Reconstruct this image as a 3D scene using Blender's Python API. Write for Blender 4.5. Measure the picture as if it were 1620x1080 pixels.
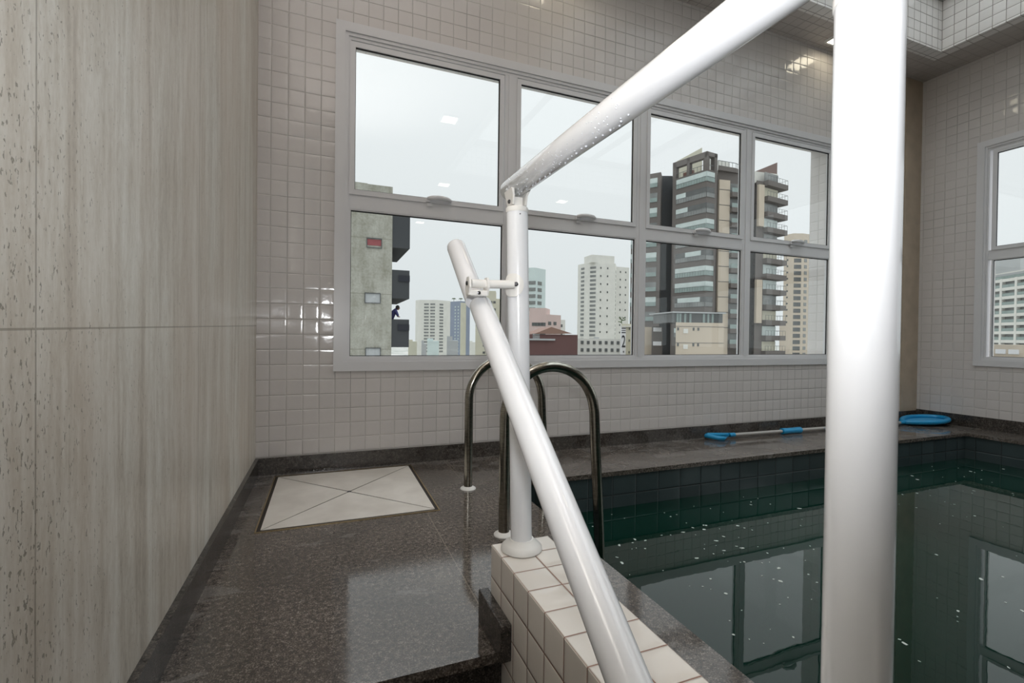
import bpy, bmesh, math, random
from mathutils import Vector, Matrix
random.seed(7)
S = bpy.context.scene
for o in list(bpy.data.objects): bpy.data.objects.remove(o)
C = S.collection

# ------------------------------------------------------------------ camera
FPX = 746.45
YAW, PITCH, ROLL = math.radians(21.4527), math.radians(-0.5653), math.radians(0.6918)
CAM = Vector((0, 0, 0.9))
_cy, _sy = math.cos(YAW), math.sin(YAW)
_R0 = Vector((_cy, -_sy, 0)); _F0 = Vector((_sy, _cy, 0)); _U0 = Vector((0, 0, 1))
FW = _F0*math.cos(PITCH) + _U0*math.sin(PITCH)
_U1 = -_F0*math.sin(PITCH) + _U0*math.cos(PITCH)
RT = _R0*math.cos(ROLL) + _U1*math.sin(ROLL)
UP = -_R0*math.sin(ROLL) + _U1*math.cos(ROLL)
cd = bpy.data.cameras.new('camera'); cam = bpy.data.objects.new('camera', cd); C.objects.link(cam)
cd.sensor_width = 36; cd.lens = FPX*36/1620; cd.clip_start = 0.02; cd.clip_end = 6000
m = Matrix((RT, UP, -FW)).transposed().to_4x4(); m.translation = CAM
cam.matrix_world = m
S.camera = cam

# ------------------------------------------------------------------ exposure, sky
S.view_settings.view_transform = 'Standard'; S.view_settings.look = 'None'
S.view_settings.gamma = 1; S.view_settings.use_curve_mapping = False
S.view_settings.exposure = 0.0
w = bpy.data.worlds.new('overcast'); S.world = w; w.use_nodes = True
nt = w.node_tree; nt.nodes.clear()
tc = nt.nodes.new('ShaderNodeTexCoord'); sep = nt.nodes.new('ShaderNodeSeparateXYZ')
nt.links.new(tc.outputs['Generated'], sep.inputs[0])
cr = nt.nodes.new('ShaderNodeValToRGB'); nt.links.new(sep.outputs['Z'], cr.inputs[0])
SKY_ZENITH = 3.6
e = cr.color_ramp.elements
e[0].position = 0.0; e[0].color = (0.80, 0.84, 0.86, 1)
e[1].position = 0.55; e[1].color = (0.97, 1.0, 1.02, 1)
x = e.new(0.2); x.color = (0.87, 0.905, 0.925, 1)
x = e.new(1.0); x.color = (0.90*SKY_ZENITH, 0.95*SKY_ZENITH, 1.0*SKY_ZENITH, 1)
bg = nt.nodes.new('ShaderNodeBackground'); bg.inputs[1].default_value = 1.0
nt.links.new(cr.outputs[0], bg.inputs[0])
wo = nt.nodes.new('ShaderNodeOutputWorld'); nt.links.new(bg.outputs[0], wo.inputs[0])

# camera flash: the photographer's hot-shoe flash, swivelled up so that most of it bounces off the ceiling
def flash(name, energy, direction, cone, radius, loc):
    fl = bpy.data.lights.new(name, 'SPOT'); flo = bpy.data.objects.new(name, fl); C.objects.link(flo)
    fl.energy = energy; fl.shadow_soft_size = radius; fl.spot_size = math.radians(cone); fl.spot_blend = 1.0
    fl.color = (0.96, 0.98, 1.0); flo.location = loc
    flo.rotation_euler = Vector(direction).to_track_quat('-Z', 'Y').to_euler()
flash('bounced_flash', 1300, (-0.04, 0.36, 1.0), 84, 0.03, CAM + UP*0.22 - FW*0.05)
flash('flash_spill', 48, FW*math.cos(0.42) + UP*math.sin(0.42), 145, 0.045, CAM + UP*0.20 - FW*0.03)

# daylight entering through the window openings (portals to the sky)
def area(name, loc, direction, sx, sy, power, col=(0.95, 0.98, 1.0)):
    l = bpy.data.lights.new(name, 'AREA'); l.shape = 'RECTANGLE'; l.size = sx; l.size_y = sy
    l.energy = power; l.color = col
    o = bpy.data.objects.new(name, l); C.objects.link(o); o.location = loc
    o.rotation_euler = Vector(direction).to_track_quat('-Z', 'Z').to_euler(); l.cycles.is_portal = True
    return o
area('window_portal', (2.5, 3.66, 1.8), (0, -1, 0), 4.8, 2.3, 1)
area('side_window_portal', (6.60, 0.5, 1.8), (-1, 0, 0), 4.8, 2.3, 1)
area('skylight_portal', (3.98, 0.67, 4.56), (0, 0, -1), 3.9, 4.7, 1)

# ------------------------------------------------------------------ geometry of the room (metres)
XL, XR, YB, YR, ZC = -0.415, 6.365, 3.375, -6.6, 3.88
ZLOW = -0.60
PX0, PX1, PY0, PY1 = 1.04, 5.93, -2.6, 2.71      # pool edges
WZ = -0.25                                        # water level

# ------------------------------------------------------------------ helpers
def ray(px, py): return FW + RT*((px-810)/FPX) + UP*((540-py)/FPX)
def at(px, py, t): return CAM + ray(px, py)*t
def on(ax, v, px, py):
    d = ray(px, py); return CAM + d*((v-CAM[ax])/d[ax])

ROOT = {}
def base(o):
    while o is not None and o.name not in ROOT: o = o.parent
    return ROOT[o.name] if o is not None else Vector()

class MB:
    def __init__(s): s.bm = bmesh.new()
    def box(s, x0, x1, y0, y1, z0, z1, bev=0):
        b = s.bm if not bev else bmesh.new()
        vs = [b.verts.new((x, y, z)) for x in (x0, x1) for y in (y0, y1) for z in (z0, z1)]
        for f in ((0,1,3,2),(4,6,7,5),(0,4,5,1),(2,3,7,6),(0,2,6,4),(1,5,7,3)): b.faces.new([vs[i] for i in f])
        if bev:
            bmesh.ops.bevel(b, geom=list(b.edges), offset=bev, segments=2, affect='EDGES', profile=0.5)
            s._merge(b)
        return s
    def _merge(s, b):
        me = bpy.data.meshes.new('t'); b.to_mesh(me); b.free(); s.bm.from_mesh(me); bpy.data.meshes.remove(me)
    def obox(s, A, U, N, u0, u1, d0, d1, z0, z1):
        """box in facade coordinates: A origin (x,y), U along, N outward (unit 2d)"""
        b = s.bm; vs = []
        for u in (u0, u1):
            for d in (d0, d1):
                for z in (z0, z1): vs.append(b.verts.new((A[0]+U[0]*u+N[0]*d, A[1]+U[1]*u+N[1]*d, z)))
        for f in ((0,1,3,2),(4,6,7,5),(0,4,5,1),(2,3,7,6),(0,2,6,4),(1,5,7,3)): b.faces.new([vs[i] for i in f])
        return s
    def prism(s, pts, z0, z1):
        b = s.bm
        lo = [b.verts.new((p[0], p[1], z0)) for p in pts]; 
        hi = [b.verts.new((p[0], p[1], z1[i] if isinstance(z1, (list, tuple)) else z1)) for i, p in enumerate(pts)]
        b.faces.new(lo); b.faces.new(hi)
        n = len(pts)
        for i in range(n): b.faces.new((lo[i], lo[(i+1) % n], hi[(i+1) % n], hi[i]))
        return s
    def tube(s, path, r, n=24, cap=True, closed=False):
        b = s.bm; path = [Vector(p) for p in path]; rs = r if isinstance(r, (list, tuple)) else [r]*len(path)
        rings = []; prev = None; N = len(path)
        for i, p in enumerate(path):
            if closed: t = path[(i+1) % N]-path[i-1]
            else: t = (path[min(i+1, N-1)]-path[max(i-1, 0)])
            t.normalize()
            if prev is None:
                a = Vector((0, 0, 1)) if abs(t.z) < 0.9 else Vector((1, 0, 0)); u = t.cross(a).normalized()
            else:
                u = (prev - t*prev.dot(t)).normalized()
            prev = u; v = t.cross(u)
            rings.append([b.verts.new(p+(u*math.cos(2*math.pi*k/n)+v*math.sin(2*math.pi*k/n))*rs[i]) for k in range(n)])
        for i in range(N if closed else N-1):
            A, B = rings[i], rings[(i+1) % N]
            for k in range(n): b.faces.new((A[k], A[(k+1) % n], B[(k+1) % n], B[k]))
        if cap and not closed: b.faces.new(list(reversed(rings[0]))); b.faces.new(rings[-1])
        return s
    def lathe(s, c, prof, n=40, axis=(0, 0, 1)):
        b = s.bm; c = Vector(c); ax = Vector(axis).normalized()
        a = Vector((0, 0, 1)) if abs(ax.z) < 0.9 else Vector((1, 0, 0)); u = ax.cross(a).normalized(); v = ax.cross(u)
        rings = [[b.verts.new(c+ax*h+(u*math.cos(2*math.pi*k/n)+v*math.sin(2*math.pi*k/n))*max(r, 1e-5)) for k in range(n)] for r, h in prof]
        for A, B in zip(rings, rings[1:]):
            for k in range(n): b.faces.new((A[k], A[(k+1) % n], B[(k+1) % n], B[k]))
        b.faces.new(list(reversed(rings[0]))); b.faces.new(rings[-1])
        return s
    def ball(s, c, r, sub=2, sc=(1, 1, 1)):
        M = Matrix.Translation(Vector(c)) @ Matrix.Diagonal((r*sc[0], r*sc[1], r*sc[2], 1))
        bmesh.ops.create_icosphere(s.bm, subdivisions=sub, radius=1, matrix=M); return s
    def build(s, name, mat, parent=None, smooth=None, label=None, kind=None):
        bmesh.ops.recalc_face_normals(s.bm, faces=s.bm.faces)
        if parent is not None: bmesh.ops.translate(s.bm, verts=s.bm.verts, vec=-base(parent))
        me = bpy.data.meshes.new(name); s.bm.to_mesh(me); s.bm.free()
        me.materials.append(mat)
        if smooth is not None:
            me.polygons.foreach_set('use_smooth', [True]*len(me.polygons))
            me.set_sharp_from_angle(angle=math.radians(smooth))
        o = bpy.data.objects.new(name, me); C.objects.link(o)
        if parent is not None: o.parent = parent
        if label: o['label'] = label
        if kind: o['kind'] = kind
        return o

def empty(name, loc, label=None, cat=None, group=None, kind=None):
    o = bpy.data.objects.new(name, None); C.objects.link(o); o.location = loc; o.empty_display_size = 0.1
    ROOT[o.name] = Vector(loc)
    if label: o['label'] = label
    if cat: o['category'] = cat
    if group: o['group'] = group
    if kind: o['kind'] = kind
    return o
def tag(o, label, cat, group=None, kind=None):
    o['label'] = label; o['category'] = cat
    if group: o['group'] = group
    if kind: o['kind'] = kind
    return o
def struct(o): o['kind'] = 'structure'; return o
def dup(o, off, parent=None):
    c = o.copy(); C.objects.link(c); c.parent = parent if parent is not None else o.parent
    c.location = Vector(o.location)+Vector(off); return c
def dup_tree(o, loc, kids):
    r = o.copy(); C.objects.link(r); r.location = loc
    for ch in kids:
        c = ch.copy(); C.objects.link(c); c.parent = r
        for g in [q for q in list(C.objects) if q.parent == ch]:
            d = g.copy(); C.objects.link(d); d.parent = c
    return r

# ------------------------------------------------------------------ materials
def srgb(r, g, b):
    f = lambda c: (c/255/12.92) if c/255 <= 0.04045 else ((c/255+0.055)/1.055)**2.4
    return (f(r), f(g), f(b), 1)
class NT:
    def __init__(s, name):
        s.m = bpy.data.materials.new(name); s.m.use_nodes = True; s.t = s.m.node_tree; s.t.nodes.clear()
        s.out = s.t.nodes.new('ShaderNodeOutputMaterial')
    def n(s, typ, **kw):
        x = s.t.nodes.new('ShaderNode'+typ)
        for k, v in kw.items(): setattr(x, k, v)
        return x
    def l(s, a, b): s.t.links.new(a, b)
    def inp(s, node, i, v):
        if v is None: return
        if hasattr(v, 'is_output') or isinstance(v, bpy.types.NodeSocket): s.l(v, node.inputs[i])
        else: node.inputs[i].default_value = v
    def math(s, op, a, b=None, c=None, clamp=False):
        x = s.n('Math', operation=op, use_clamp=clamp)
        for i, v in enumerate((a, b, c)): s.inp(x, i, v)
        return x.outputs[0]
    def vmath(s, op, a, b=None, out=0):
        x = s.n('VectorMath', operation=op); s.inp(x, 0, a); s.inp(x, 1, b); return x.outputs[out]
    def mix(s, f, a, b):
        x = s.n('MixRGB'); s.inp(x, 0, f); s.inp(x, 1, a); s.inp(x, 2, b); return x.outputs[0]
    def noise(s, vec, scale, detail=3, rough=0.5, dist=0):
        x = s.n('TexNoise'); s.l(vec, x.inputs['Vector']); x.inputs['Scale'].default_value = scale
        x.inputs['Detail'].default_value = detail; x.inputs['Roughness'].default_value = rough; x.inputs['Distortion'].default_value = dist
        return x.outputs['Fac']
    def ramp(s, f, stops):
        x = s.n('ValToRGB'); s.l(f, x.inputs[0]); e = x.color_ramp.elements
        e[0].position, e[0].color = stops[0][0], stops[0][1]; e[1].position, e[1].color = stops[-1][0], stops[-1][1]
        for p, c in stops[1:-1]: y = e.new(p); y.color = c
        return x.outputs[0]
    def step(s, v, a, b, clamp=True):
        x = s.n('MapRange'); x.clamp = clamp; s.inp(x, 0, v); x.inputs[1].default_value = a; x.inputs[2].default_value = b; return x.outputs[0]
    def obj(s): return s.n('TexCoord').outputs['Object']
    def scale(s, vec, sc): return s.vmath('MULTIPLY', vec, sc)
    def sep(s, vec): x = s.n('SeparateXYZ'); s.l(vec, x.inputs[0]); return x.outputs
    def bump(s, h, dist=0.01, strength=1.0, nrm=None):
        x = s.n('Bump'); x.inputs['Strength'].default_value = strength; x.inputs['Distance'].default_value = dist
        s.l(h, x.inputs['Height']); 
        if nrm is not None: s.l(nrm, x.inputs['Normal'])
        return x.outputs[0]
    def pbr(s, color, rough=0.5, metal=0, ior=1.5, spec=0.5, coat=0, coat_rough=0.05, normal=None, coat_normal=None, emis=None, estr=0):
        p = s.n('BsdfPrincipled'); s.inp(p, 'Base Color', color); s.inp(p, 'Roughness', rough); s.inp(p, 'Metallic', metal)
        s.inp(p, 'IOR', ior); s.inp(p, 'Specular IOR Level', spec); s.inp(p, 'Coat Weight', coat); s.inp(p, 'Coat Roughness', coat_rough)
        if normal is not None: s.l(normal, p.inputs['Normal'])
        if coat_normal is not None: s.l(coat_normal, p.inputs['Coat Normal'])
        if emis is not None: s.inp(p, 'Emission Color', emis); p.inputs['Emission Strength'].default_value = estr
        s.l(p.outputs[0], s.out.inputs[0]); return s.m

def simple(name, col, rough=0.5, metal=0, spec=0.5, coat=0, var=0.06, vscale=3.0):
    t = NT(name); o = t.obj(); f = t.noise(o, vscale, 4)
    c2 = tuple(min(1, c*(1+var)) for c in col[:3])+(1,); c1 = tuple(c*(1-var) for c in col[:3])+(1,)
    return t.pbr(t.ramp(f, [(0.3, c1), (0.7, c2)]), rough, metal, spec=spec, coat=coat)

def tile_mat(name, col, grout, pitch, gw, off=(0, 0, 0), rough=0.11, var=0.02, tilt=0.018, colour_noise=None, ior=1.5, wob=0.0):
    t = NT(name); o = t.obj()
    p = t.vmath('ADD', o, off); pitch3 = (pitch if isinstance(pitch, tuple) else (pitch,)*3)
    q = t.vmath('DIVIDE', p, pitch3)
    fr = t.vmath('FRACTION', q); fl_ = t.vmath('FLOOR', q)
    a = t.vmath('ABSOLUTE', t.vmath('SUBTRACT', fr, (0.5, 0.5, 0.5)))
    ax = t.sep(a); g = t.n('NewGeometry'); nn = t.sep(t.vmath('ABSOLUTE', g.outputs['True Normal']))
    masks = []; heights = []
    for i in range(3):
        gh = 0.5 - gw/pitch3[i]/2
        inpl = t.math('LESS_THAN', nn[i], 0.5)
        masks.append(t.math('MULTIPLY', t.math('GREATER_THAN', ax[i], gh), inpl))
        heights.append(t.math('MULTIPLY', t.step(ax[i], gh-0.035, gh), inpl))
    mk = t.math('MAXIMUM', t.math('MAXIMUM', masks[0], masks[1]), masks[2])
    hh = t.math('MAXIMUM', t.math('MAXIMUM', heights[0], heights[1]), heights[2])
    hh = t.math('POWER', hh, 2.0)
    wn = t.n('TexWhiteNoise'); wn.noise_dimensions = '3D'
    t.l(t.vmath('ADD', t.vmath('MULTIPLY', fl_, t.vmath('SUBTRACT', (1, 1, 1), t.vmath('MULTIPLY', t.vmath('ABSOLUTE', g.outputs['True Normal']), (1, 1, 1)))), (0.5, 0.5, 0.5)), wn.inputs['Vector'])
    tint = t.step(wn.outputs['Value'], 0, 1)
    c1 = tuple(c*(1-var) for c in col[:3])+(1,); c2 = tuple(min(1, c*(1+var)) for c in col[:3])+(1,)
    base_c = t.mix(tint, c1, c2)
    if colour_noise:
        base_c = t.mix(t.math('MULTIPLY', t.noise(o, colour_noise[1], 4), 0.6), base_c, colour_noise[0])
    # grout discolours unevenly
    gd = t.ramp(t.noise(o, 1.7, 4), [(0.35, tuple(c*0.40 for c in grout[:3])+(1,)), (0.6, grout)])
    c = t.mix(mk, base_c, gd)
    r = t.math('ADD', t.math('MULTIPLY', mk, 0.5), rough)
    tn = t.vmath('MULTIPLY', t.vmath('SUBTRACT', wn.outputs['Color'], (0.5, 0.5, 0.5)), (tilt*2,)*3)
    nr = t.vmath('NORMALIZE', t.vmath('ADD', g.outputs['Normal'], tn))
    pil = t.math('MAXIMUM', t.math('MAXIMUM', t.math('MULTIPLY', t.math('POWER', t.math('MULTIPLY', ax[0], 2.0), 5.0), t.math('LESS_THAN', nn[0], 0.5)), t.math('MULTIPLY', t.math('POWER', t.math('MULTIPLY', ax[1], 2.0), 5.0), t.math('LESS_THAN', nn[1], 0.5))), t.math('MULTIPLY', t.math('POWER', t.math('MULTIPLY', ax[2], 2.0), 5.0), t.math('LESS_THAN', nn[2], 0.5)))
    h = t.math('ADD', t.math('ADD', t.math('MULTIPLY', pil, -0.35), t.math('MULTIPLY', hh, -0.5)), t.math('MULTIPLY', t.noise(o, 14, 2), 0.35))
    return t.pbr(c, r, normal=t.bump(h, 0.003, 1.0, nr), ior=ior)

WALLC = srgb(206, 201, 198)
M = {}
M['tile_back'] = tile_mat('wall_tile', WALLC, srgb(206, 201, 195), 0.0985, 0.0026, off=(0.045, 0.02, -0.012))
M['tile_side'] = tile_mat('side_wall_tile', WALLC, srgb(206, 201, 195), 0.0985, 0.0026, off=(0.0, 0.016, -0.012))
M['tile_ceiling'] = tile_mat('ceiling_tile', srgb(190, 182, 176), srgb(170, 160, 150), 0.0985, 0.003, off=(0, 0.016, 0.05), rough=0.2)
M['tile_well'] = tile_mat('skylight_tile', srgb(232, 228, 224), srgb(150, 140, 132), 0.0985, 0.0045, off=(0.016, 0.02, 0.04), rough=0.15)
M['tile_parapet'] = tile_mat('parapet_tile', srgb(228, 221, 213), srgb(150, 114, 98), 0.0985, 0.0032, off=(0.00, -0.010, 0.0440), rough=0.10, var=0.03)
M['tile_pool'] = tile_mat('pool_tile', srgb(66, 76, 78), srgb(26, 30, 30), (0.19, 0.19, 0.165), 0.004, off=(0.09, 0.03, 0.0), rough=0.14, var=0.18, tilt=0.02, colour_noise=(srgb(34, 48, 48), 2.2))

def granite(name, k=1.0, rough_lo=0.045, rough_hi=0.28, wet=True, spec_ior=1.68):
    t = NT(name); o = t.obj()
    n1 = t.noise(o, 210, 3, 0.7); n2 = t.noise(o, 60, 4, 0.65); n3 = t.noise(o, 3.5, 4)
    c = t.ramp(t.math('ADD', t.math('MULTIPLY', n1, 0.6), t.math('MULTIPLY', n2, 0.4)),
               [(0.36, srgb(28*k, 25*k, 23*k)), (0.47, srgb(66*k, 60*k, 55*k)), (0.54, srgb(98*k, 90*k, 83*k)), (0.63, srgb(146*k, 138*k, 130*k))])
    c = t.mix(t.step(n3, 0.35, 0.7), c, t.mix(0.5, c, srgb(50*k, 46*k, 42*k)))
    fleck = t.step(t.noise(o, 420, 1), 0.74, 0.78)
    c = t.mix(fleck, c, srgb(175, 170, 165))
    x, y, z = t.sep(o)
    up = t.math('GREATER_THAN', t.sep(t.n('NewGeometry').outputs['True Normal'])[2], 0.5)
    def line(v, pos, half, cond):
        mk = t.math('LESS_THAN', t.math('ABSOLUTE', t.math('SUBTRACT', v, pos)), half)
        return t.math('MULTIPLY', mk, cond)
    seams = t.math('MAXIMUM', line(x, 0.483, 0.0022, t.math('LESS_THAN', y, 2.37)), line(x, 0.815, 0.0014, t.math('GREATER_THAN', y, 2.3)))
    seams = t.math('MAXIMUM', seams, line(t.math('FRACT', t.math('DIVIDE', t.math('ADD', x, 0.2), 1.1)), 0.905, 0.002, t.math('GREATER_THAN', y, 2.72)))
    seams = t.math('MAXIMUM', seams, line(t.math('FRACT', t.math('DIVIDE', t.math('ADD', y, 0.1), 0.62)), 0.5, 0.003, t.math('MULTIPLY', t.math('GREATER_THAN', x, 0.7), t.math('LESS_THAN', y, 1.6))))
    seams = t.math('MULTIPLY', seams, up)
    c = t.mix(t.math('MULTIPLY', seams, 0.6), c, srgb(140, 130, 118))
    dep = t.math('ADD', t.noise(t.vmath('MULTIPLY', o, (1.0, 2.2, 1.0)), 3.2, 5, 0.6, 0.8), t.math('MULTIPLY', t.math('MAXIMUM', t.step(y, 3.02, 3.33), t.math('MULTIPLY', t.step(x, -0.26, -0.40), 0.6)), 0.17))  # pale grey blotches, denser towards the back and left baseboards
    pale_mask = t.step(dep, 0.62, 0.67)
    c = t.mix(t.math('MULTIPLY', pale_mask, 0.34 if wet else 0.12), c, srgb(142, 138, 134))
    # wet film: darker glossy patches
    pud = t.noise(o, 2.6, 5, 0.6, 0.6)
    edge = t.step(y, 3.05, 3.36)
    wetm = t.step(t.math('ADD', pud, t.math('MULTIPLY', edge, 0.16)), 0.50, 0.56)
    rr = t.math('ADD', rough_lo, t.math('MULTIPLY', t.math('SUBTRACT', 1.0, wetm), t.math('ADD', 0.035, t.math('MULTIPLY', t.step(y, 2.3, 2.8), 0.2)))) if wet else rough_hi
    h = t.math('MULTIPLY', n2, 1.0)
    return t.pbr(c, rr, ior=spec_ior, normal=t.bump(h, 0.00025, 0.6))
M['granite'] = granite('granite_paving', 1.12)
M['granite_trim'] = granite('granite_trim', 0.78, 0.12, 0.22, wet=False, spec_ior=1.5)

def travertine():
    t = NT('travertine_slab'); o = t.obj(); x, y, z = t.sep(o)
    st = t.vmath('MULTIPLY', o, (1, 1, 0.07))
    wob = t.vmath('ADD', st, t.vmath('MULTIPLY', t.n('TexNoise').outputs['Color'], (0, 0, 0)))
    n1 = t.noise(wob, 6, 6, 0.65, 0.9); n2 = t.noise(wob, 26, 4, 0.6, 0.6); n3 = t.noise(t.vmath('MULTIPLY', o, (1, 1, 0.2)), 3.4, 4)
    n4 = t.noise(t.vmath('MULTIPLY', o, (1, 1, 0.22)), 38, 5, 0.75, 0.5); n5 = t.noise(t.vmath('MULTIPLY', o, (1, 1, 0.4)), 150, 3, 0.7)
    mixv = t.math('ADD', t.math('ADD', t.math('MULTIPLY', n1, 0.42), t.math('MULTIPLY', n2, 0.20)), t.math('ADD', t.math('MULTIPLY', n4, 0.26), t.math('MULTIPLY', n5, 0.12)))
    c = t.ramp(mixv, [(0.37, srgb(164, 154, 141)), (0.46, srgb(197, 189, 176)), (0.53, srgb(214, 209, 199)), (0.61, srgb(230, 227, 220))])
    c = t.mix(t.step(n3, 0.4, 0.75), c, t.mix(0.5, c, srgb(196, 178, 160)))
    # pores, elongated along the vein, gathered in bands
    pv = t.n('TexNoise'); t.l(t.vmath('MULTIPLY', o, (1, 1, 0.5)), pv.inputs['Vector']); pv.inputs['Scale'].default_value = 165; pv.inputs['Detail'].default_value = 2.5
    band = t.noise(wob, 6.5, 3, 0.5, 0.3)
    near = t.step(y, 1.6, 0.7)
    thr = t.math('ADD', t.math('ADD', t.math('MULTIPLY', band, 0.22), t.math('MULTIPLY', t.step(y, 0.97, 0.93), 0.03)), t.math('MULTIPLY', near, 0.075))
    pit = t.step(t.math('ADD', pv.outputs['Fac'], thr), 0.832, 0.862)
    c = t.mix(t.math('MULTIPLY', pit, 0.75), c, srgb(122, 115, 100))
    def line(v, pos, half): return t.math('LESS_THAN', t.math('ABSOLUTE', t.math('SUBTRACT', v, pos)), half)
    sm = t.math('MAXIMUM', line(t.math('FRACT', t.math('DIVIDE', t.math('ADD', y, 0.033), 0.988)), 0.985, 0.0022), line(t.math('SUBTRACT', z, t.math('MULTIPLY', y, 0.0194)), 0.885, 0.0018))
    sm = t.math('MAXIMUM', sm, line(z, 2.90, 0.0022))
    c = t.mix(t.math('MULTIPLY', sm, 0.6), c, srgb(122, 112, 96))
    h = t.math('SUBTRACT', t.math('MULTIPLY', n2, 0.15), t.math('ADD', t.math('MULTIPLY', pit, 1.0), t.math('MULTIPLY', sm, 1.5)))
    return t.pbr(c, 0.38, normal=t.bump(h, 0.0015, 0.7))
M['travertine'] = travertine()

M['brown_strip'] = simple('beige_stone_strip', srgb(176, 160, 140), 0.4, var=0.12, vscale=6)
M['alu'] = simple('white_aluminium', srgb(210, 209, 210), 0.3, var=0.02)
M['gasket'] = simple('black_gasket', srgb(14, 14, 15), 0.6)
M['white_paint'] = simple('white_gloss_tube', srgb(238, 239, 242), 0.22, coat=0.6, var=0.012, vscale=8)
M['white_plastic'] = simple('white_plastic', srgb(232, 230, 226), 0.35, var=0.03)
M['bolt'] = simple('steel_bolt', srgb(96, 96, 98), 0.3, metal=1)
M['white_cover'] = None
def cover():
    t = NT('hatch_panel'); o = t.obj(); n = t.noise(o, 5, 5)
    c = t.ramp(n, [(0.3, srgb(204, 197, 188)), (0.65, srgb(226, 220, 212))])
    s = t.step(t.noise(o, 30, 3), 0.72, 0.78); c = t.mix(t.math('MULTIPLY', s, 0.25), c, srgb(120, 108, 92))
    return t.pbr(c, 0.35)
M['white_cover'] = cover()
M['brass'] = simple('brass_edging', srgb(170, 150, 116), 0.35, metal=0.8)
M['shadow_gap'] = simple('dark_joint', srgb(44, 36, 28), 0.8)
def steel():
    t = NT('stainless_steel'); o = t.obj(); n = t.noise(t.vmath('MULTIPLY', o, (1, 1, 8)), 30, 3)
    return t.pbr(t.ramp(n, [(0.3, srgb(140, 136, 126)), (0.7, srgb(176, 172, 162))]), t.math('ADD', 0.12, t.math('MULTIPLY', n, 0.12)), metal=1)
M['steel'] = steel()
def glass(name='window_glass', tint=(0.97, 0.985, 0.98, 1), f0=0.055):
    t = NT(name); g = t.n('NewGeometry')
    cosv = t.math('ABSOLUTE', t.vmath('DOT_PRODUCT', g.outputs['Normal'], g.outputs['Incoming'], out='Value'))
    sch = t.math('ADD', f0, t.math('MULTIPLY', 1-f0, t.math('POWER', t.math('SUBTRACT', 1.0, cosv, clamp=True), 5.0)))
    sch = t.math('MULTIPLY', sch, 0.8)
    tr = t.n('BsdfTransparent'); tr.inputs[0].default_value = tint
    gl = t.n('BsdfGlossy'); gl.inputs['Roughness'].default_value = 0.0
    mx = t.n('MixShader'); t.l(sch, mx.inputs[0]); t.l(tr.outputs[0], mx.inputs[1]); t.l(gl.outputs[0], mx.inputs[2]); t.l(mx.outputs[0], t.out.inputs[0])
    return t.m
M['glass'] = glass()
def water():
    t = NT('pool_water'); o = t.obj()
    n = t.noise(o, 3.0, 2); n2 = t.noise(o, 18, 2)
    h = t.math('ADD', n, t.math('MULTIPLY', n2, 0.12))
    c = t.ramp(t.noise(o, 0.8, 2), [(0.3, srgb(8, 34, 27)), (0.7, srgb(13, 43, 35))])
    return t.pbr(c, 0.01, ior=1.45, normal=t.bump(h, 0.004, 0.12))
M['water'] = water()
M['fleck'] = simple('foam_fleck', srgb(190, 196, 190), 0.6)
M['drop'] = simple('water_drop', srgb(226, 228, 234), 0.03, spec=0.8, var=0.0)
M['blue'] = simple('blue_plastic', srgb(24, 140, 190), 0.35, var=0.08, vscale=20)
M['pole'] = simple('anodised_pole', srgb(176, 172, 168), 0.35, metal=0.3)
M['net'] = simple('blue_mesh', srgb(60, 150, 196), 0.7)
def lampm():
    t = NT('led_panel'); o = t.obj(); return t.pbr(t.ramp(t.noise(o, 2, 1), [(0, (1, .9, .7, 1)), (1, (1, .93, .76, 1))]), 0.5, emis=(1.0, 0.90, 0.68, 1), estr=9.0)
M['lamp'] = lampm()
M['dark_metal'] = simple('dark_beam', srgb(60, 56, 52), 0.6)
M['plaster'] = simple('plaster', srgb(170, 162, 154), 0.7)

# ------------------------------------------------------------------ room shell
WX0, WX1, WZ0, WZ1 = 0.09, 4.90, 0.70, 2.95       # opening in the back wall
b = MB(); TH = 0.25
b.box(XL-0.2, WX0, YB, YB+TH, -1.6, ZC+0.15); b.box(WX1, XR+0.2, YB, YB+TH, -1.6, ZC+0.15)
b.box(WX0, WX1, YB, YB+TH, -1.6, WZ0); b.box(WX0, WX1, YB, YB+TH, WZ1, ZC+0.15)
struct(b.build('wall_back', M['tile_back']))
SY1, SY0 = 2.80, -1.97                              # opening in the right wall
b = MB()
b.box(XR, XR+TH, SY1, YB, -1.6, ZC+0.15); b.box(XR, XR+TH, YR, SY0, -1.6, ZC+0.15)
b.box(XR, XR+TH, SY0, SY1, -1.6, WZ0); b.box(XR, XR+TH, SY0, SY1, WZ1, ZC+0.15)
struct(b.build('wall_right', M['tile_side']))
struct(MB().box(XL-0.2, XL, YR, YB, -1.6, ZC+0.15).build('wall_left', M['travertine']))
struct(MB().box(XL-0.2, XR+0.25, YR-0.2, YR, -1.6, ZC+0.15).build('wall_rear', M['plaster']))
# travertine pilaster strip in the corner
struct(MB().box(6.075, XR, YB-0.012, YB, 0.0, ZC).build('trim_1', M['brown_strip']))
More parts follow.
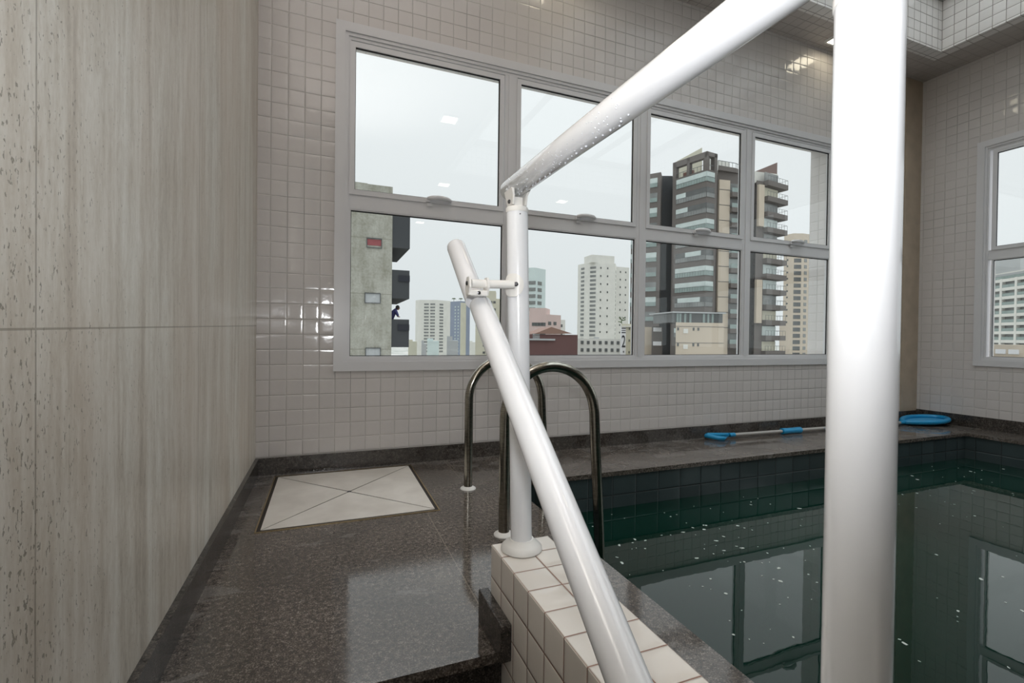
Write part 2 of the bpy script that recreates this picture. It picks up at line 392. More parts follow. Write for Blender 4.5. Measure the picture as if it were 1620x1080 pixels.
# ceiling with the skylight well
LX0, LX1, LY0, LY1 = 2.1, 5.855, -1.6, 2.94
b = MB()
G = 0.12
b.box(XL, LX0-G, YR, YB, ZC, ZC+0.12); b.box(LX1+G, XR, YR, YB, ZC, ZC+0.12)
b.box(LX0-G, LX1+G, LY1+G, YB, ZC, ZC+0.12); b.box(LX0-G, LX1+G, YR, LY0-G, ZC, ZC+0.12)
struct(b.build('ceiling', M['tile_ceiling']))
b = MB(); ZW = 4.42
b.box(LX0-0.12, LX0, LY0-0.12, LY1+0.12, ZC, ZW); b.box(LX1, LX1+0.12, LY0-0.12, LY1+0.12, ZC, ZW)
b.box(LX0, LX1, LY1, LY1+0.12, ZC, ZW); b.box(LX0, LX1, LY0-0.12, LY0, ZC, ZW)
struct(b.build('wall_skylight', M['tile_well']))
sk = empty('window_3', ((LX0+LX1)/2, (LY0+LY1)/2, ZW), kind='structure')
b = MB()
b.box(LX0-0.12, LX0+0.05, LY0-0.1, LY1+0.1, ZW, ZW+0.1); b.box(LX1-0.05, LX1+0.12, LY0-0.1, LY1+0.1, ZW, ZW+0.1)
b.box(LX0, LX1, LY1-0.05, LY1+0.12, ZW, ZW+0.1); b.box(LX0, LX1, LY0-0.12, LY0+0.05, ZW, ZW+0.1)
b.build('skylight_frame', M['dark_metal'], sk)
for i in range(1, 4):
    xx = LX0+(LX1-LX0)*i/4; MB().box(xx-0.03, xx+0.03, LY0, LY1, ZW+0.01, ZW+0.09).build('skylight_bar', M['dark_metal'], sk)
MB().box(LX0, LX1, LY0, LY1, ZW+0.1, ZW+0.106).build('skylight_pane', M['glass'], sk)

# floor: upper granite deck, ledges round the pool, lower landing
FY = 1.255
b = MB()
b.box(XL, 0.484, FY, 1.389, -0.03, 0)                    # up to the parapet
b.box(XL, PX0+0.012, 1.389, PY1-0.012, -0.03, 0)
b.box(XL, XR, PY1-0.012, YB, -0.03, 0)
b.box(0.681, PX0+0.012, PY0, 1.389, -0.03, 0)
b.box(PX1-0.012, XR, PY0, PY1-0.012, -0.03, 0)
b.box(0.681, XR, YR, PY0+0.012, -0.03, 0)
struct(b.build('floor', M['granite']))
b = MB()
b.box(XL, 0.484, FY+0.03, YB, -1.2, -0.03); b.box(0.50, PX0-0.02, YR, YB, -1.2, -0.03)
b.box(XL, 0.484, YR, FY+0.03, -1.2, ZLOW)
struct(b.build('floor_base', M['granite_trim']))
for i, (y1, z) in enumerate(((FY+0.03, -0.18), (FY-0.27, -0.36), (FY-0.55, -0.52))):
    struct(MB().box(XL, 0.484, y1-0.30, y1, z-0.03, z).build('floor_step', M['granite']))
    struct(MB().box(XL, 0.484, y1-0.27, y1, ZLOW, z-0.03).build('floor_riser', M['granite_trim']))
# baseboards
BH = 0.108
struct(MB().box(XL, XL+0.02, YR, YB, 0 if 0 else -0.0, BH, ).build('baseboard_left', M['granite_trim']))
struct(MB().box(XL+0.02, XR, YB-0.02, YB, 0, BH).build('baseboard_back', M['granite_trim']))
struct(MB().box(XR-0.02, XR, YR, YB-0.02, 0, 0.125).build('baseboard_right', M['granite_trim']))
# pool shell and water
b = MB(); ZP = -1.3
b.box(PX0-0.02, PX0, PY0, PY1, ZP, -0.03); b.box(PX1, PX1+0.05, PY0, PY1, ZP, -0.03)
b.box(PX0-0.02, PX1+0.05, PY1, PY1+0.05, ZP, -0.03); b.box(PX0-0.02, PX1+0.05, PY0-0.05, PY0, ZP, -0.03)
b.box(PX0-0.02, PX1+0.05, PY0, PY1, ZP-0.05, ZP)
struct(b.build('pool_basin', M['tile_pool']))
wt = MB().box(PX0, PX1, PY0, PY1, ZP+0.001, WZ).build('pool_water', M['water']); struct(wt)
b = MB()
for i in range(260):
    x_, y_ = random.uniform(PX0+0.1, PX1-0.1), random.uniform(0.4, PY1-0.08)
    r = random.choice((0.002, 0.0025, 0.003, 0.004, 0.005, 0.007))*random.uniform(0.7, 1.2)
    if random.random() < 0.3:  # loose clusters
        x_ = 2.0+random.gauss(0, 0.5); y_ = 1.9+random.gauss(0, 0.35)
        x_ = min(max(x_, PX0+.1), PX1-.1); y_ = min(max(y_, .4), PY1-.1)
    a = random.uniform(0, 3.14); el = random.uniform(1, 2.2)
    pts = []
    for k in range(8):
        q = 2*math.pi*k/8; rr = r*random.uniform(0.75, 1.2); u, v = math.cos(q)*rr*el, math.sin(q)*rr
        pts.append((x_+u*math.cos(a)-v*math.sin(a), y_+u*math.sin(a)+v*math.cos(a)))
    b.prism(pts, WZ-0.001, WZ+0.0012)
tag(b.build('foam_fleck', M['fleck']), 'scattered white foam flecks floating on the dark green pool water', 'foam', kind='stuff')

# ------------------------------------------------------------------ windows
def make_window(name, P, ncol, first, pitch=1.21, mir=False):
    """P(u, d, z) -> world; u runs along the wall from the left end of the frame, d into the room."""
    root = empty(name, P(0, 0, 0.65), kind='structure')
    def bx(mb, u0, u1, d0, d1, z0, z1):
        p, q = P(u0, d0, z0), P(u1, d1, z1)
        mb.box(min(p.x, q.x), max(p.x, q.x), min(p.y, q.y), max(p.y, q.y), min(p.z, q.z), max(p.z, q.z)); return mb
    W = first + pitch*ncol - 0.115 + first                    # overall width
    cs = MB()
    z0, z1 = 0.655, 2.992; cw = 0.062
    for (a, b_, c, d) in ((0, W, z1-cw, z1), (0, W, z0, z0+cw), (0, cw, z0+cw, z1-cw), (W-cw, W, z0+cw, z1-cw)): bx(cs, a, b_, 0, 0.016, c, d)
    cs.build('casing', M['alu'], root)
    fr = MB(); k = cw
    for (a, b_, c, d) in ((k, W-k, z1-k-0.022, z1-k), (k, W-k, z0+k, z0+k+0.02), (k, k+0.02, z0+k+0.02, z1-k-0.022), (W-k-0.02, W-k, z0+k+0.02, z1-k-0.022)): bx(fr, a, b_, -0.05, 0.006, c, d)
    k2 = k+0.02
    for (a, b_, c, d) in ((k2, W-k2, z1-k2-0.022, z1-k2), (k2, W-k2, z0+k2, z0+k2+0.015), (k2, k2+0.014, z0+k2+0.015, z1-k2-0.022), (W-k2-0.014, W-k2, z0+k2+0.015, z1-k2-0.022)): bx(fr, a, b_, -0.06, -0.004, c, d)
    fr.build('window_frame', M['alu'], root)
    bx(MB(), 0.09, W-0.09, -0.055, -0.008, 1.755, 1.853).build('transom', M['alu'], root)
    for i in range(1, ncol):
        u = first + pitch*i - 0.0575
        bx(bx(MB(), u-0.05, u+0.05, -0.06, -0.006, z0+0.09, z1-0.1), u-0.022, u+0.022, -0.02, 0.0, z0+0.09, z1-0.1).build('mullion', M['alu'], root)
    for i in range(ncol):
        u0 = first + pitch*i; u1 = u0 + pitch - 0.115
        for (za, zb, up) in ((1.885, 2.842, True), (0.755, 1.747, False)):
            g = 0.022 if up else 0.0; a, c = u0+g, u1-g*1.6; so = 0.034 if up else 0.012
            df, dbk = (0.002, -0.03) if up else (-0.012, -0.04)
            s = MB()
            bx(s, a-so, c+so, dbk, df, za-so, za); bx(s, a-so, c+so, dbk, df, zb, zb+so); bx(s, a-so, a, dbk, df, za, zb); bx(s, c, c+so, dbk, df, za, zb)
            sash = s.build('sash', M['alu'], root)
            gk = MB(); t_ = 0.0045
            bx(gk, a, c, df-0.016, df-0.010, za, za+t_); bx(gk, a, c, df-0.016, df-0.010, zb-t_*1.6, zb); bx(gk, a, a+t_*0.8, df-0.016, df-0.010, za, zb); bx(gk, c-t_*1.8, c, df-0.016, df-0.010, za, zb)
            gk.build('gasket', M['gasket'], sash)
            bx(MB(), a-0.004, c+0.004, df-0.021, df-0.016, za-0.004, zb+0.004).build('pane', M['glass'], sash)
            if up:
                uc = (a+c)/2+0.06
                path = [P(uc-0.085+0.17*j/10, df+0.010+0.022*math.sin(math.pi*min(1, max(0, (j-0.3)/9.4)))**0.5, za-0.006+0.006*math.sin(math.pi*j/10)) for j in range(11)]
                h = MB(); h.tube(path, [0.011, 0.015]+[0.017]*7+[0.014, 0.010], 12)
                bx(h, uc-0.095, uc-0.065, df, df+0.016, za-0.032, za-0.004)
                bx(h, uc-0.088, uc-0.050, df, df+0.005, za-0.058, za-0.034)
                hd = h.build('handle', M['alu'], sash, smooth=40)
    return root
make_window('window_1', lambda u, d, z: Vector((0.042+u, YB-d, z)), 4, 0.104)
make_window('window_2', lambda u, d, z: Vector((XR-d, 2.855-u, z)), 4, 0.135)

# ------------------------------------------------------------------ parapet (tiled half wall) between stairs and pool
MZ = 0.25
par = empty('parapet', (0.5825, 0.4, 0), 'low white tiled half wall with granite plinth between the stairs and the pool', 'half wall')
b = MB().box(0.484, 0.681, -1.6, 1.389, -0.60, MZ, bev=0.003); b.build('tiled_wall', M['tile_parapet'], par)
b = MB(); b.box(0.452, 0.484, 1.205, 1.415, 0.0, 0.104, bev=0.004)
b.build('plinth', M['granite_trim'], par)
bb = MB(); bb.prism([(0.452, 1.205), (0.484, 1.205), (0.484, -1.6), (0.452, -1.6)], -0.6, -0.10)
bb.build('stair_skirting', M['granite_trim'], par)

# ------------------------------------------------------------------ white handrail assembly (posts, rail, sloping rail)
RP = 0.0325
hr = empty('handrail', (0.56, 1.325, MZ), 'white tubular handrail with two posts, level top rail and sloping stair rail', 'handrail')
TOP = Vector((0.532, 1.325, 1.285)); BOT = Vector((0.560, 1.325, MZ))
def flange(c): return [(0.058, 0.0), (0.063, 0.004), (0.062, 0.012), (0.052, 0.022), (0.040, 0.030), (0.036, 0.036), (0.034, 0.036)]
for (bt, tp) in ((BOT, TOP), (Vector((0.552, 0.345, MZ)), Vector((0.554, 0.345, 1.285)))):
    p = MB().tube([bt, bt.lerp(tp, 0.5), tp], RP, 64).build('post', M['white_paint'], hr, smooth=40)
    MB().lathe(bt, flange(0), 64).build('base_flange', M['white_plastic'], p, smooth=50)
    cp = MB(); cp.lathe(tp, [(RP+0.0012, -0.012), (RP+0.0016, -0.010), (RP+0.0016, 0.000), (RP-0.001, 0.004), (0.006, 0.0045)], 48)
    cp.build('post_cap', M['white_plastic'], p, smooth=40)
    s = MB().lathe(tp+Vector((-0.004, -RP-0.0012, -0.022)), [(0.0018, 0), (0.0018, 0.0015)], 12, (0, -1, 0)); s.build('screw', M['bolt'], p)
    # clevis bracket between the post and the rail
    c = MB(); z = tp.z+0.004
    c.box(tp.x-0.014, tp.x+0.014, tp.y-0.012, tp.y+0.012, z, z+0.030, bev=0.002)
    for sx in (-1, 1):
        pts = [(-0.020, 0.004), (0.020, 0.004), (0.026, 0.030), (0.030, 0.050), (-0.030, 0.050), (-0.026, 0.030)]
        bm = c.bm; lo = []; hi = []
        for (yy, zz) in pts:
            fl_o = 0.004 if zz < 0.04 else 0.012
            lo.append(bm.verts.new((tp.x+sx*(0.016+fl_o*0.5), tp.y+yy, z+zz))); hi.append(bm.verts.new((tp.x+sx*(0.020+fl_o*0.9), tp.y+yy, z+zz)))
        n = len(pts); bm.faces.new(lo); bm.faces.new(hi)
        for i in range(n): bm.faces.new((lo[i], lo[(i+1) % n], hi[(i+1) % n], hi[i]))
    br = c.build('rail_bracket', M['white_plastic'], hr, smooth=30)
    MB().lathe((tp.x-0.024, tp.y, z+0.016), [(0.006, 0), (0.006, 0.004), (0.003, 0.006)], 16, (-1, 0, 0)).build('bolt', M['bolt'], br)
RZ = 1.352; RXc = 0.535
ends = [(RXc, 1.395, 1.360), (RXc+0.001, 1.0, 1.357), (RXc+0.006, 0.3, 1.350), (RXc+0.010, -1.3, 1.345)]
path = [Vector((RXc, 1.402, 1.360))]+[Vector(p) for p in ends]
r_ = MB().tube([path[0], path[1]-Vector((0, 0.0, 0))]+path[2:], [RP*0.80, RP, RP, RP, RP], 64)
tr = r_.build('top_rail', M['white_paint'], hr, smooth=60)
b = MB(); random.seed(3)
def drop_on(mb, c, axis, ang, r, sc):
    t = axis.normalized(); u = t.cross(Vector((0, 0, 1))).normalized(); v = u.cross(t)
    n = u*math.cos(ang)+v*math.sin(ang); mb.ball(c+n*(RP*0.985), r, 1, sc)
for i in range(260):
    y = random.uniform(0.75, 1.36); f = random.random()
    ang = math.radians(random.gauss(-150, 22)) if f < 0.75 else math.radians(random.uniform(130, 250))
    yy = y; c = Vector((RXc+(1.395-yy)*0.005, yy, 1.3600-(1.395-yy)*0.009))
    rr = random.choice((0.0008, 0.0011, 0.0014, 0.0022)); drop_on(b, c, Vector((0, 1, 0.0)), ang, rr, (1, 1, 1.1))
for i in range(26):
    y = 0.76+i*0.022+random.uniform(-.006, .006); c = Vector((RXc+(1.395-y)*0.005, y, 1.3600-(1.395-y)*0.009))
    drop_on(b, c, Vector((0, 1, 0)), math.radians(-95+random.uniform(-14, 8)), random.uniform(0.0018, 0.0034), (1, 1, 1.3))
b.build('water_drops', M['drop'], tr, smooth=60, kind='stuff', label='clear water drops beaded under the top rail')
# sloping rail: two tubes that meet at a hinged bracket
JX = 0.420
def sl(px, py): return on(0, JX, px, py)
pa, pj, pc = sl(720.5, 388), sl(752, 472), sl(996, 1082)
dirn = (pj-pa).normalized(); dir2 = (pc-pj).normalized()
u1 = MB().tube([pa, pa+dirn*0.012, pa+dirn*0.02, pj+dirn*0.01], [RP*0.72, RP*0.97, RP, RP], 64).build('sloping_rail', M['white_paint'], hr, smooth=50)
st = pj+dir2*0.030+Vector((0.008, 0, 0))
end = pc+dir2*0.55
u2 = MB().tube([st, st+dir2*0.004, st+dir2*0.010, pc+Vector((0.0, 0, 0)), end], [RP*0.90, RP*1.0, RP*1.03, RP*1.03, RP*1.03], 64).build('sloping_rail', M['white_paint'], hr, smooth=50)
b = MB(); random.seed(9)
for i in range(60):
    f = random.random(); c = st.lerp(pc, f); drop_on(b, c, dir2, math.radians(random.uniform(-60, 60)+180), random.uniform(0.0005, 0.0011), (1, 1, 1))
b.build('water_drops', M['drop'], u2, smooth=60, kind='stuff')
hb = MB(); c0 = on(1, 1.30, 752, 452)
c0 = Vector((0.405, 1.318, 1.052))
for dx in (-0.028, 0.026):
    pts = [(-0.014, 0.018), (0.010, 0.018), (0.022, -0.008), (0.020, -0.030), (-0.012, -0.034), (-0.022, -0.012)]
    lo = [hb.bm.verts.new((c0.x+dx-0.003, c0.y-0.012+yy, c0.z+zz)) for yy, zz in pts]; hi = [hb.bm.verts.new((c0.x+dx+0.003, c0.y-0.012+yy, c0.z+zz)) for yy, zz in pts]
    hb.bm.faces.new(lo); hb.bm.faces.new(hi)
    for i in range(6): hb.bm.faces.new((lo[i], lo[(i+1) % 6], hi[(i+1) % 6], hi[i]))
hb.box(c0.x-0.028, c0.x+0.026, c0.y-0.030, c0.y+0.012, c0.z-0.036, c0.z-0.020, bev=0.003)
hbo = hb.build('hinge_bracket', M['white_plastic'], hr)
MB().lathe((c0.x-0.031, c0.y-0.012, c0.z), [(0.006, 0), (0.006, 0.004), (0.002, 0.005)], 16, (-1, 0, 0)).build('bolt', M['bolt'], hbo)
MB().lathe((c0.x-0.003, c0.y-0.032, c0.z-0.028), [(0.005, 0), (0.005, 0.003), (0.002, 0.004)], 16, (0, -1, 0)).build('bolt', M['bolt'], hbo)
am = MB().tube([(c0.x-0.02, c0.y-0.012, c0.z), (c0.x+0.045, c0.y-0.010, c0.z+0.001), (0.512, 1.290, 1.054)], 0.0125, 32)
arm = am.build('bracket_arm', M['white_plastic'], hr, smooth=40)
# saddle plate wrapped round the post
sd = MB(); pxc = 0.538
for sgn in (1,):
    ring = []
    nA, nZ = 9, 11
    for oi, rr in enumerate((RP+0.0005, RP+0.007)):
        rows = []
        for j in range(nZ):
            zz = -0.034+0.068*j/(nZ-1); half = math.radians(52)*math.sqrt(max(0.05, 1-(zz/0.036)**2))
            rows.append([sd.bm.verts.new((pxc+rr*math.cos(a), 1.325+rr*math.sin(a), 1.053+zz)) for a in [math.radians(222)+half*(-1+2*i/(nA-1)) for i in range(nA)]])
        ring.append(rows)
    for rows in ring:
        for j in range(nZ-1):
            for i in range(nA-1): sd.bm.faces.new((rows[j][i], rows[j][i+1], rows[j+1][i+1], rows[j+1][i]))
    for j in range(nZ-1):
        for i in (0, nA-1): sd.bm.faces.new((ring[0][j][i], ring[0][j+1][i], ring[1][j+1][i], ring[1][j][i]))
    for j in (0, nZ-1):
        for i in range(nA-1): sd.bm.faces.new((ring[0][j][i], ring[0][j][i+1], ring[1][j][i+1], ring[1][j][i]))
sdo = sd.build('saddle_plate', M['white_plastic'], hr, smooth=40)
MB().lathe((0.517, 1.290, 1.055), [(0.0065, 0), (0.0065, 0.004), (0.003, 0.006)], 16, (-0.25, -1, 0)).build('bolt', M['bolt'], sdo)

# ------------------------------------------------------------------ pool ladder
lad = empty('pool_ladder', (0.775, 2.34, 0), 'stainless steel pool ladder with two arched rails curving over the pool edge', 'pool ladder')
def arch(y, xa, xb, name='ladder_rail'):
    R_ = (xb-xa)/2; xc = (xa+xb)/2; zc = 0.53
    path = [Vector((xa, y, z)) for z in (0.0, 0.2, 0.4, zc)]
    for k in range(1, 24):
        a = math.pi*(1-k/24); path.append(Vector((xc+R_*math.cos(a), y, zc+R_*math.sin(a))))
    path += [Vector((xb+0.002, y, zc)), Vector((xb+0.008, y, 0.4)), Vector((xb+0.022, y, 0.2)), Vector((xb+0.034, y, 0.0)), Vector((xb+0.045, y, -0.2)), Vector((xb+0.05, y, -0.7)), Vector((xb+0.05, y, -1.28))]
    rl = MB().tube(path, 0.0252, 32).build(name, M['steel'], lad, smooth=60)
    MB().lathe((xa, y, 0), [(0.046, 0), (0.046, 0.003), (0.043, 0.007), (0.032, 0.013), (0.027, 0.016)], 40).build('base_flange', M['white_plastic'], rl, smooth=50)
arch(2.68, 0.785, 1.255); arch(2.00, 0.757, 1.222)
for z in (-0.42, -0.68, -0.94):
    MB().box(1.23, 1.31, 2.02, 2.66, z, z+0.025, bev=0.004).build('tread', M['steel'], lad)

# ------------------------------------------------------------------ floor hatch
hx = [on(2, 0, *p) for p in ((436, 752), (653, 737), (693, 807), (402, 844))]
hx0, hx1, hy0, hy1 = -0.296, 0.551, 2.392, 3.30
ha = empty('floor_hatch', ((hx0+hx1)/2, (hy0+hy1)/2, 0), 'square white inspection hatch with brass edging set in the granite floor', 'hatch')
b = MB(); t_ = 0.0045
b.box(hx0-0.002, hx1+0.002, hy0-0.002, hy0+t_, -0.0005, 0.0035); b.box(hx0-0.002, hx1+0.002, hy1-t_, hy1+0.002, -0.0005, 0.0035)
b.box(hx0-0.002, hx0+t_, hy0, hy1, -0.0005, 0.0035); b.box(hx1-t_, hx1+0.002, hy0, hy1, -0.0005, 0.0035)
b.build('edging', M['brass'], ha)
b = MB().box(hx0+t_, hx1-t_, hy0+t_, hy1-t_, 0.0002, 0.0012); b.build('joint', M['shadow_gap'], ha)
g = 0.019; cx, cy = (hx0+hx1)/2, (hy0+hy1)/2; cc = [(hx0+g, hy0+g), (hx1-g, hy0+g), (hx1-g, hy1-g), (hx0+g, hy1-g)]
for i in range(4):
    a, c = Vector(cc[i]), Vector(cc[(i+1) % 4]); ce = Vector((cx, cy)); q = []
    ctr = (a+c+ce)/3
    for p in (a, c, ce): q.append(p+(ctr-p).normalized()*0.0065)
    MB().prism(q, 0.001, 0.0032).build('cover_panel', M['white_cover'], ha)
MB().lathe((cx, cy, 0.0028), [(0.011, 0), (0.011, 0.002), (0.007, 0.003)], 24).build('lifting_knob', M['bolt'], ha, smooth=40)

# ------------------------------------------------------------------ skimmer net lying on the ledge
sn = empty('pool_net', (4.2, 3.24, 0), 'pool skimmer with blue grip, long grey pole and blue net head on the ledge', 'pool net')
A = Vector((3.42, 3.255, 0.032)); B = Vector((5.78, 3.17, 0.032)); d = (B-A).normalized()
MB().tube([A, B], 0.0155, 20).build('pole', M['pole'], sn, smooth=40)
MB().tube([A+d*0.62, A+d*0.625, A+d*0.70, A+d*0.86, A+d*0.865], [0.018, 0.029, 0.026, 0.029, 0.018], 24).build('grip', M['blue'], sn, smooth=50, label='blue plastic clamp grip')
MB().tube([A+d*1.165, A+d*1.172], 0.0155, 20).build('ring', M['blue'], sn, smooth=40)
MB().tube([A-d*0.01, A+d*0.05], 0.019, 20).build('handle_socket', M['blue'], sn, smooth=40)
h = MB(); tri = [A+Vector((0.02, 0, 0)), A+Vector((-0.20, 0.075, 0.0)), A+Vector((-0.235, 0.05, 0.0)), A+Vector((-0.19, -0.06, -0.004)), A+Vector((-0.16, -0.075, -0.006))]
h.tube(tri, 0.019, 16, closed=True); h.build('end_handle', M['blue'], sn, smooth=60, label='blue triangular end handle')
hd = MB(); N = 28; pth = []
ax0 = B+d*0.02
for k in range(N):
    a = 2*math.pi*k/N; u = 0.27*(1-math.cos(a))/1.0; v = 0.16*math.sin(a)*(0.55+0.45*math.sin(min(1, u/0.35)*math.pi/2))
    pth.append(ax0+Vector((u, v-0.10*u, 0.004+0.03*(u/0.54))))
hd.tube(pth, 0.024, 14, closed=True); hdo = hd.build('net_frame', M['blue'], sn, smooth=60)
MB().tube([B-d*0.06, B+d*0.05], 0.019, 18).build('net_socket', M['blue'], hdo, smooth=40)
nt_ = MB()
for k in range(1, 14):
    u = 0.54*k/14; half = 0.155*math.sin(math.acos(max(-1, min(1, 1-u/0.27))))*(0.55+0.45*math.sin(min(1, u/0.35)*math.pi/2))
    nt_.tube([ax0+Vector((u, -half-0.1*u, 0.006)), ax0+Vector((u, -0.1*u, -0.012)), ax0+Vector((u, half-0.1*u, 0.006))], 0.0022, 5)
for k in range(-4, 5):
    v = k*0.032; nt_.tube([ax0+Vector((0.07+abs(k)*.015, v, 0.0)), ax0+Vector((0.27, v, -0.016)), ax0+Vector((0.50-abs(k)*.02, v, 0.0))], 0.0022, 5)
vsn = [nt_.bm.verts.new(Vector(p)*1.0-Vector((0, 0, 0.012))) for p in pth]; cn = nt_.bm.verts.new(sum(pth, Vector())/len(pth)-Vector((0, 0, 0.020)))
vsm = [nt_.bm.verts.new(Vector(p)*1.0-Vector((0, 0, 0.015))) for p in pth]; cm = nt_.bm.verts.new(sum(pth, Vector())/len(pth)-Vector((0, 0, 0.023)))
for k in range(N):
    nt_.bm.faces.new((vsn[k], vsn[(k+1) % N], cn)); nt_.bm.faces.new((vsm[(k+1) % N], vsm[k], cm)); nt_.bm.faces.new((vsn[k], vsm[k], vsm[(k+1) % N], vsn[(k+1) % N]))
nt_.build('net', M['net'], hdo)

# ------------------------------------------------------------------ ceiling lamps
lamp = empty('ceiling_lamp', (4.70, 3.16, ZC), 'square LED ceiling lamp between the skylight and the long window, partly behind the white post', 'ceiling lamp', 'square LED ceiling lamps')
k1 = MB()
for (a, b_, c, d_) in ((-0.115, 0.115, -0.115, -0.098), (-0.115, 0.115, 0.098, 0.115), (-0.115, -0.098, -0.098, 0.098), (0.098, 0.115, -0.098, 0.098)):
    k1.box(4.70+a, 4.70+b_, 3.16+c, 3.16+d_, ZC-0.022, ZC)
k1 = k1.build('lamp_frame', M['white_plastic'], lamp)
k2 = MB().box(4.70-0.098, 4.70+0.098, 3.16-0.098, 3.16+0.098, ZC-0.019, ZC-0.006).build('diffuser', M['lamp'], lamp)
for (x_, y_, lb) in ((1.66, 3.02, 'square LED ceiling lamp above the left end of the long window'),
                     (1.545, 0.41, 'square LED ceiling lamp mirrored highest in the leftmost upper window pane'),
                     (2.118, -2.354, 'square LED ceiling lamp mirrored just above the first window handle'),
                     (2.25, -5.61, 'square LED ceiling lamp mirrored at the top of the lower left pane'),
                     (4.757, -2.45, 'square LED ceiling lamp mirrored in the second upper window pane')):
    o = dup_tree(lamp, (x_, y_, ZC), [k1, k2]); o['label'] = lb

#CITY#
# ------------------------------------------------------------------ the city outside (metres, seen from high up)
GZ = -34.0
def m2(name, c, rough=0.8, var=0.05, sc=0.25): return simple(name, c, rough, var=var, vscale=sc)
M['c_white'] = m2('render_white', srgb(206, 204, 197)); M['c_beige'] = m2('render_beige', srgb(186, 173, 156)); M['c_brown'] = m2('brown_render', srgb(98, 92, 88))
M['c_char'] = m2('charcoal_render', srgb(60, 62, 64)); M['c_teal'] = m2('pale_teal_render', srgb(192, 203, 201)); M['c_pink'] = m2('pink_render', srgb(198, 176, 170))
M['c_blue'] = m2('slate_blue_render', srgb(132, 140, 156)); M['c_grey'] = m2('grey_render', srgb(166, 168, 168)); M['c_tan'] = m2('tan_render', srgb(190, 186, 168))
M['c_win'] = simple('haze_grey_window_glass', srgb(122, 124, 122), 0.15, var=0.3, vscale=0.4)  # grey kept pale to imitate haze over the far towers
M['c_wdk'] = simple('dark_grey_window', srgb(84, 86, 85), 0.2, var=0.3, vscale=0.5)  # darker grey of the two window materials
M['c_curt_sky'] = simple('curtain_and_sky_glazing', srgb(184, 194, 191), 0.2, var=0.08, vscale=1.0)  # pale tone paints the sky's reflection over curtained glass
M['c_glass'] = simple('balcony_glass', srgb(132, 146, 142), 0.1, var=0.1, vscale=1.0)
M['c_rail'] = simple('balcony_rail', srgb(92, 96, 96), 0.5)
M['c_roof'] = m2('maroon_wall', srgb(98, 70, 68)); M['c_tile'] = m2('clay_roof', srgb(132, 104, 92)); M['c_sign'] = m2('sign_white', srgb(214, 214, 216))
M['c_black'] = m2('sign_black', srgb(34, 36, 44)); M['c_leaf'] = simple('leaf', srgb(74, 92, 58), 0.7, var=0.3, vscale=2)
def concrete():
    t = NT('weathered_concrete'); o = t.obj(); x, y, z = t.sep(o)
    n = t.noise(o, 1.1, 6, 0.65); n2 = t.noise(t.vmath('MULTIPLY', o, (1, 1, 0.12)), 2.2, 5, 0.6); n3 = t.noise(o, 9, 4)
    v = t.math('ADD', t.math('MULTIPLY', n, 0.4), t.math('ADD', t.math('MULTIPLY', n2, 0.35), t.math('MULTIPLY', n3, 0.25)))
    c = t.ramp(v, [(0.36, srgb(124, 121, 106)), (0.5, srgb(154, 152, 141)), (0.66, srgb(178, 176, 166))])
    j = t.math('LESS_THAN', t.math('ABSOLUTE', t.math('SUBTRACT', t.math('FRACT', t.math('DIVIDE', t.math('ADD', z, 0.95), 3.05)), 0.5)), 0.008)
    c = t.mix(t.math('MULTIPLY', j, 0.5), c, srgb(110, 106, 92))
    return t.pbr(c, 0.85)
M['concrete'] = concrete()
def groundm():
    t = NT('city_ground'); o = t.obj(); n = t.noise(o, 0.03, 6, 0.7)
    return t.pbr(t.ramp(n, [(0.35, srgb(120, 128, 116)), (0.5, srgb(168, 168, 162)), (0.65, srgb(196, 190, 184))]), 0.9)
gm = groundm(); struct(MB().box(-1500, 2600, 12, 2800, GZ-1, GZ).build('ground', gm))

def v2(p): return Vector((p[0], p[1]))
def ztop(px, py, t): return at(px, py, t).z
def face(A, B):
    """frame of a facade between plan points A and B: origin, unit along, outward unit, length"""
    A, B = v2(A), v2(B); U = (B-A); L = U.length; U = U/L; N = Vector((U.y, -U.x))
    if N.dot(v2(CAM)-A) < 0: N = -N
    return A, U, N, L
def upx(F_, px, py=500):
    """distance along a facade of the image column px"""
    A, U, N, L = F_; d = ray(px, py); d2 = v2(d); 
    # solve CAM + d2*s = A + U*u
    r = A - v2(CAM); det = d2.x*(-U.y)+U.x*d2.y
    s = (r.x*(-U.y)+U.x*r.y)/det; return ((v2(CAM)+d2*s)-A).dot(U)
def pts_of(l): return [v2(at(px, 530, t)) for px, t in l]
def body(mb, l, z1, back=12, z0=GZ):
    P = pts_of(l); ctr = sum(P, Vector((0, 0)))/len(P); dr = (ctr-v2(CAM)).normalized()
    Q = [P[-1]+dr*back, P[0]+dr*back]; mb.prism(P+Q, z0, z1); return P
def tower(name, l, py, mat, label, cat='building', back=12, group=None, pxref=None):
    t0 = l[0][1]; z1 = ztop(pxref or l[0][0], py, t0); P = pts_of(l); c = sum(P, Vector((0, 0)))/len(P)
    root = empty(name, (c.x, c.y, GZ), label, cat, group)
    mb = MB(); body(mb, l, z1, back); mb.build('wall', mat, root)
    return root, P, z1
def windows(root, A, B, ztp, nrow, dz, cols, w, h, mat, name='window', dep=0.12):
    """individual windows on a facade; cols = positions as a fraction of its length"""
    F_ = face(A, B); A_, U, N, L = F_
    mb = MB(); c0 = cols[0]*L
    mb.obox(A_, U, N, c0-w/2, c0+w/2, -0.05, dep, ztp-h, ztp); o = mb.build(name, mat, root)
    for i in range(nrow):
        for j, c in enumerate(cols):
            if i == 0 and j == 0: continue
            off = U*(c*L-c0); dup(o, (off.x, off.y, -dz*i), root)
    return o

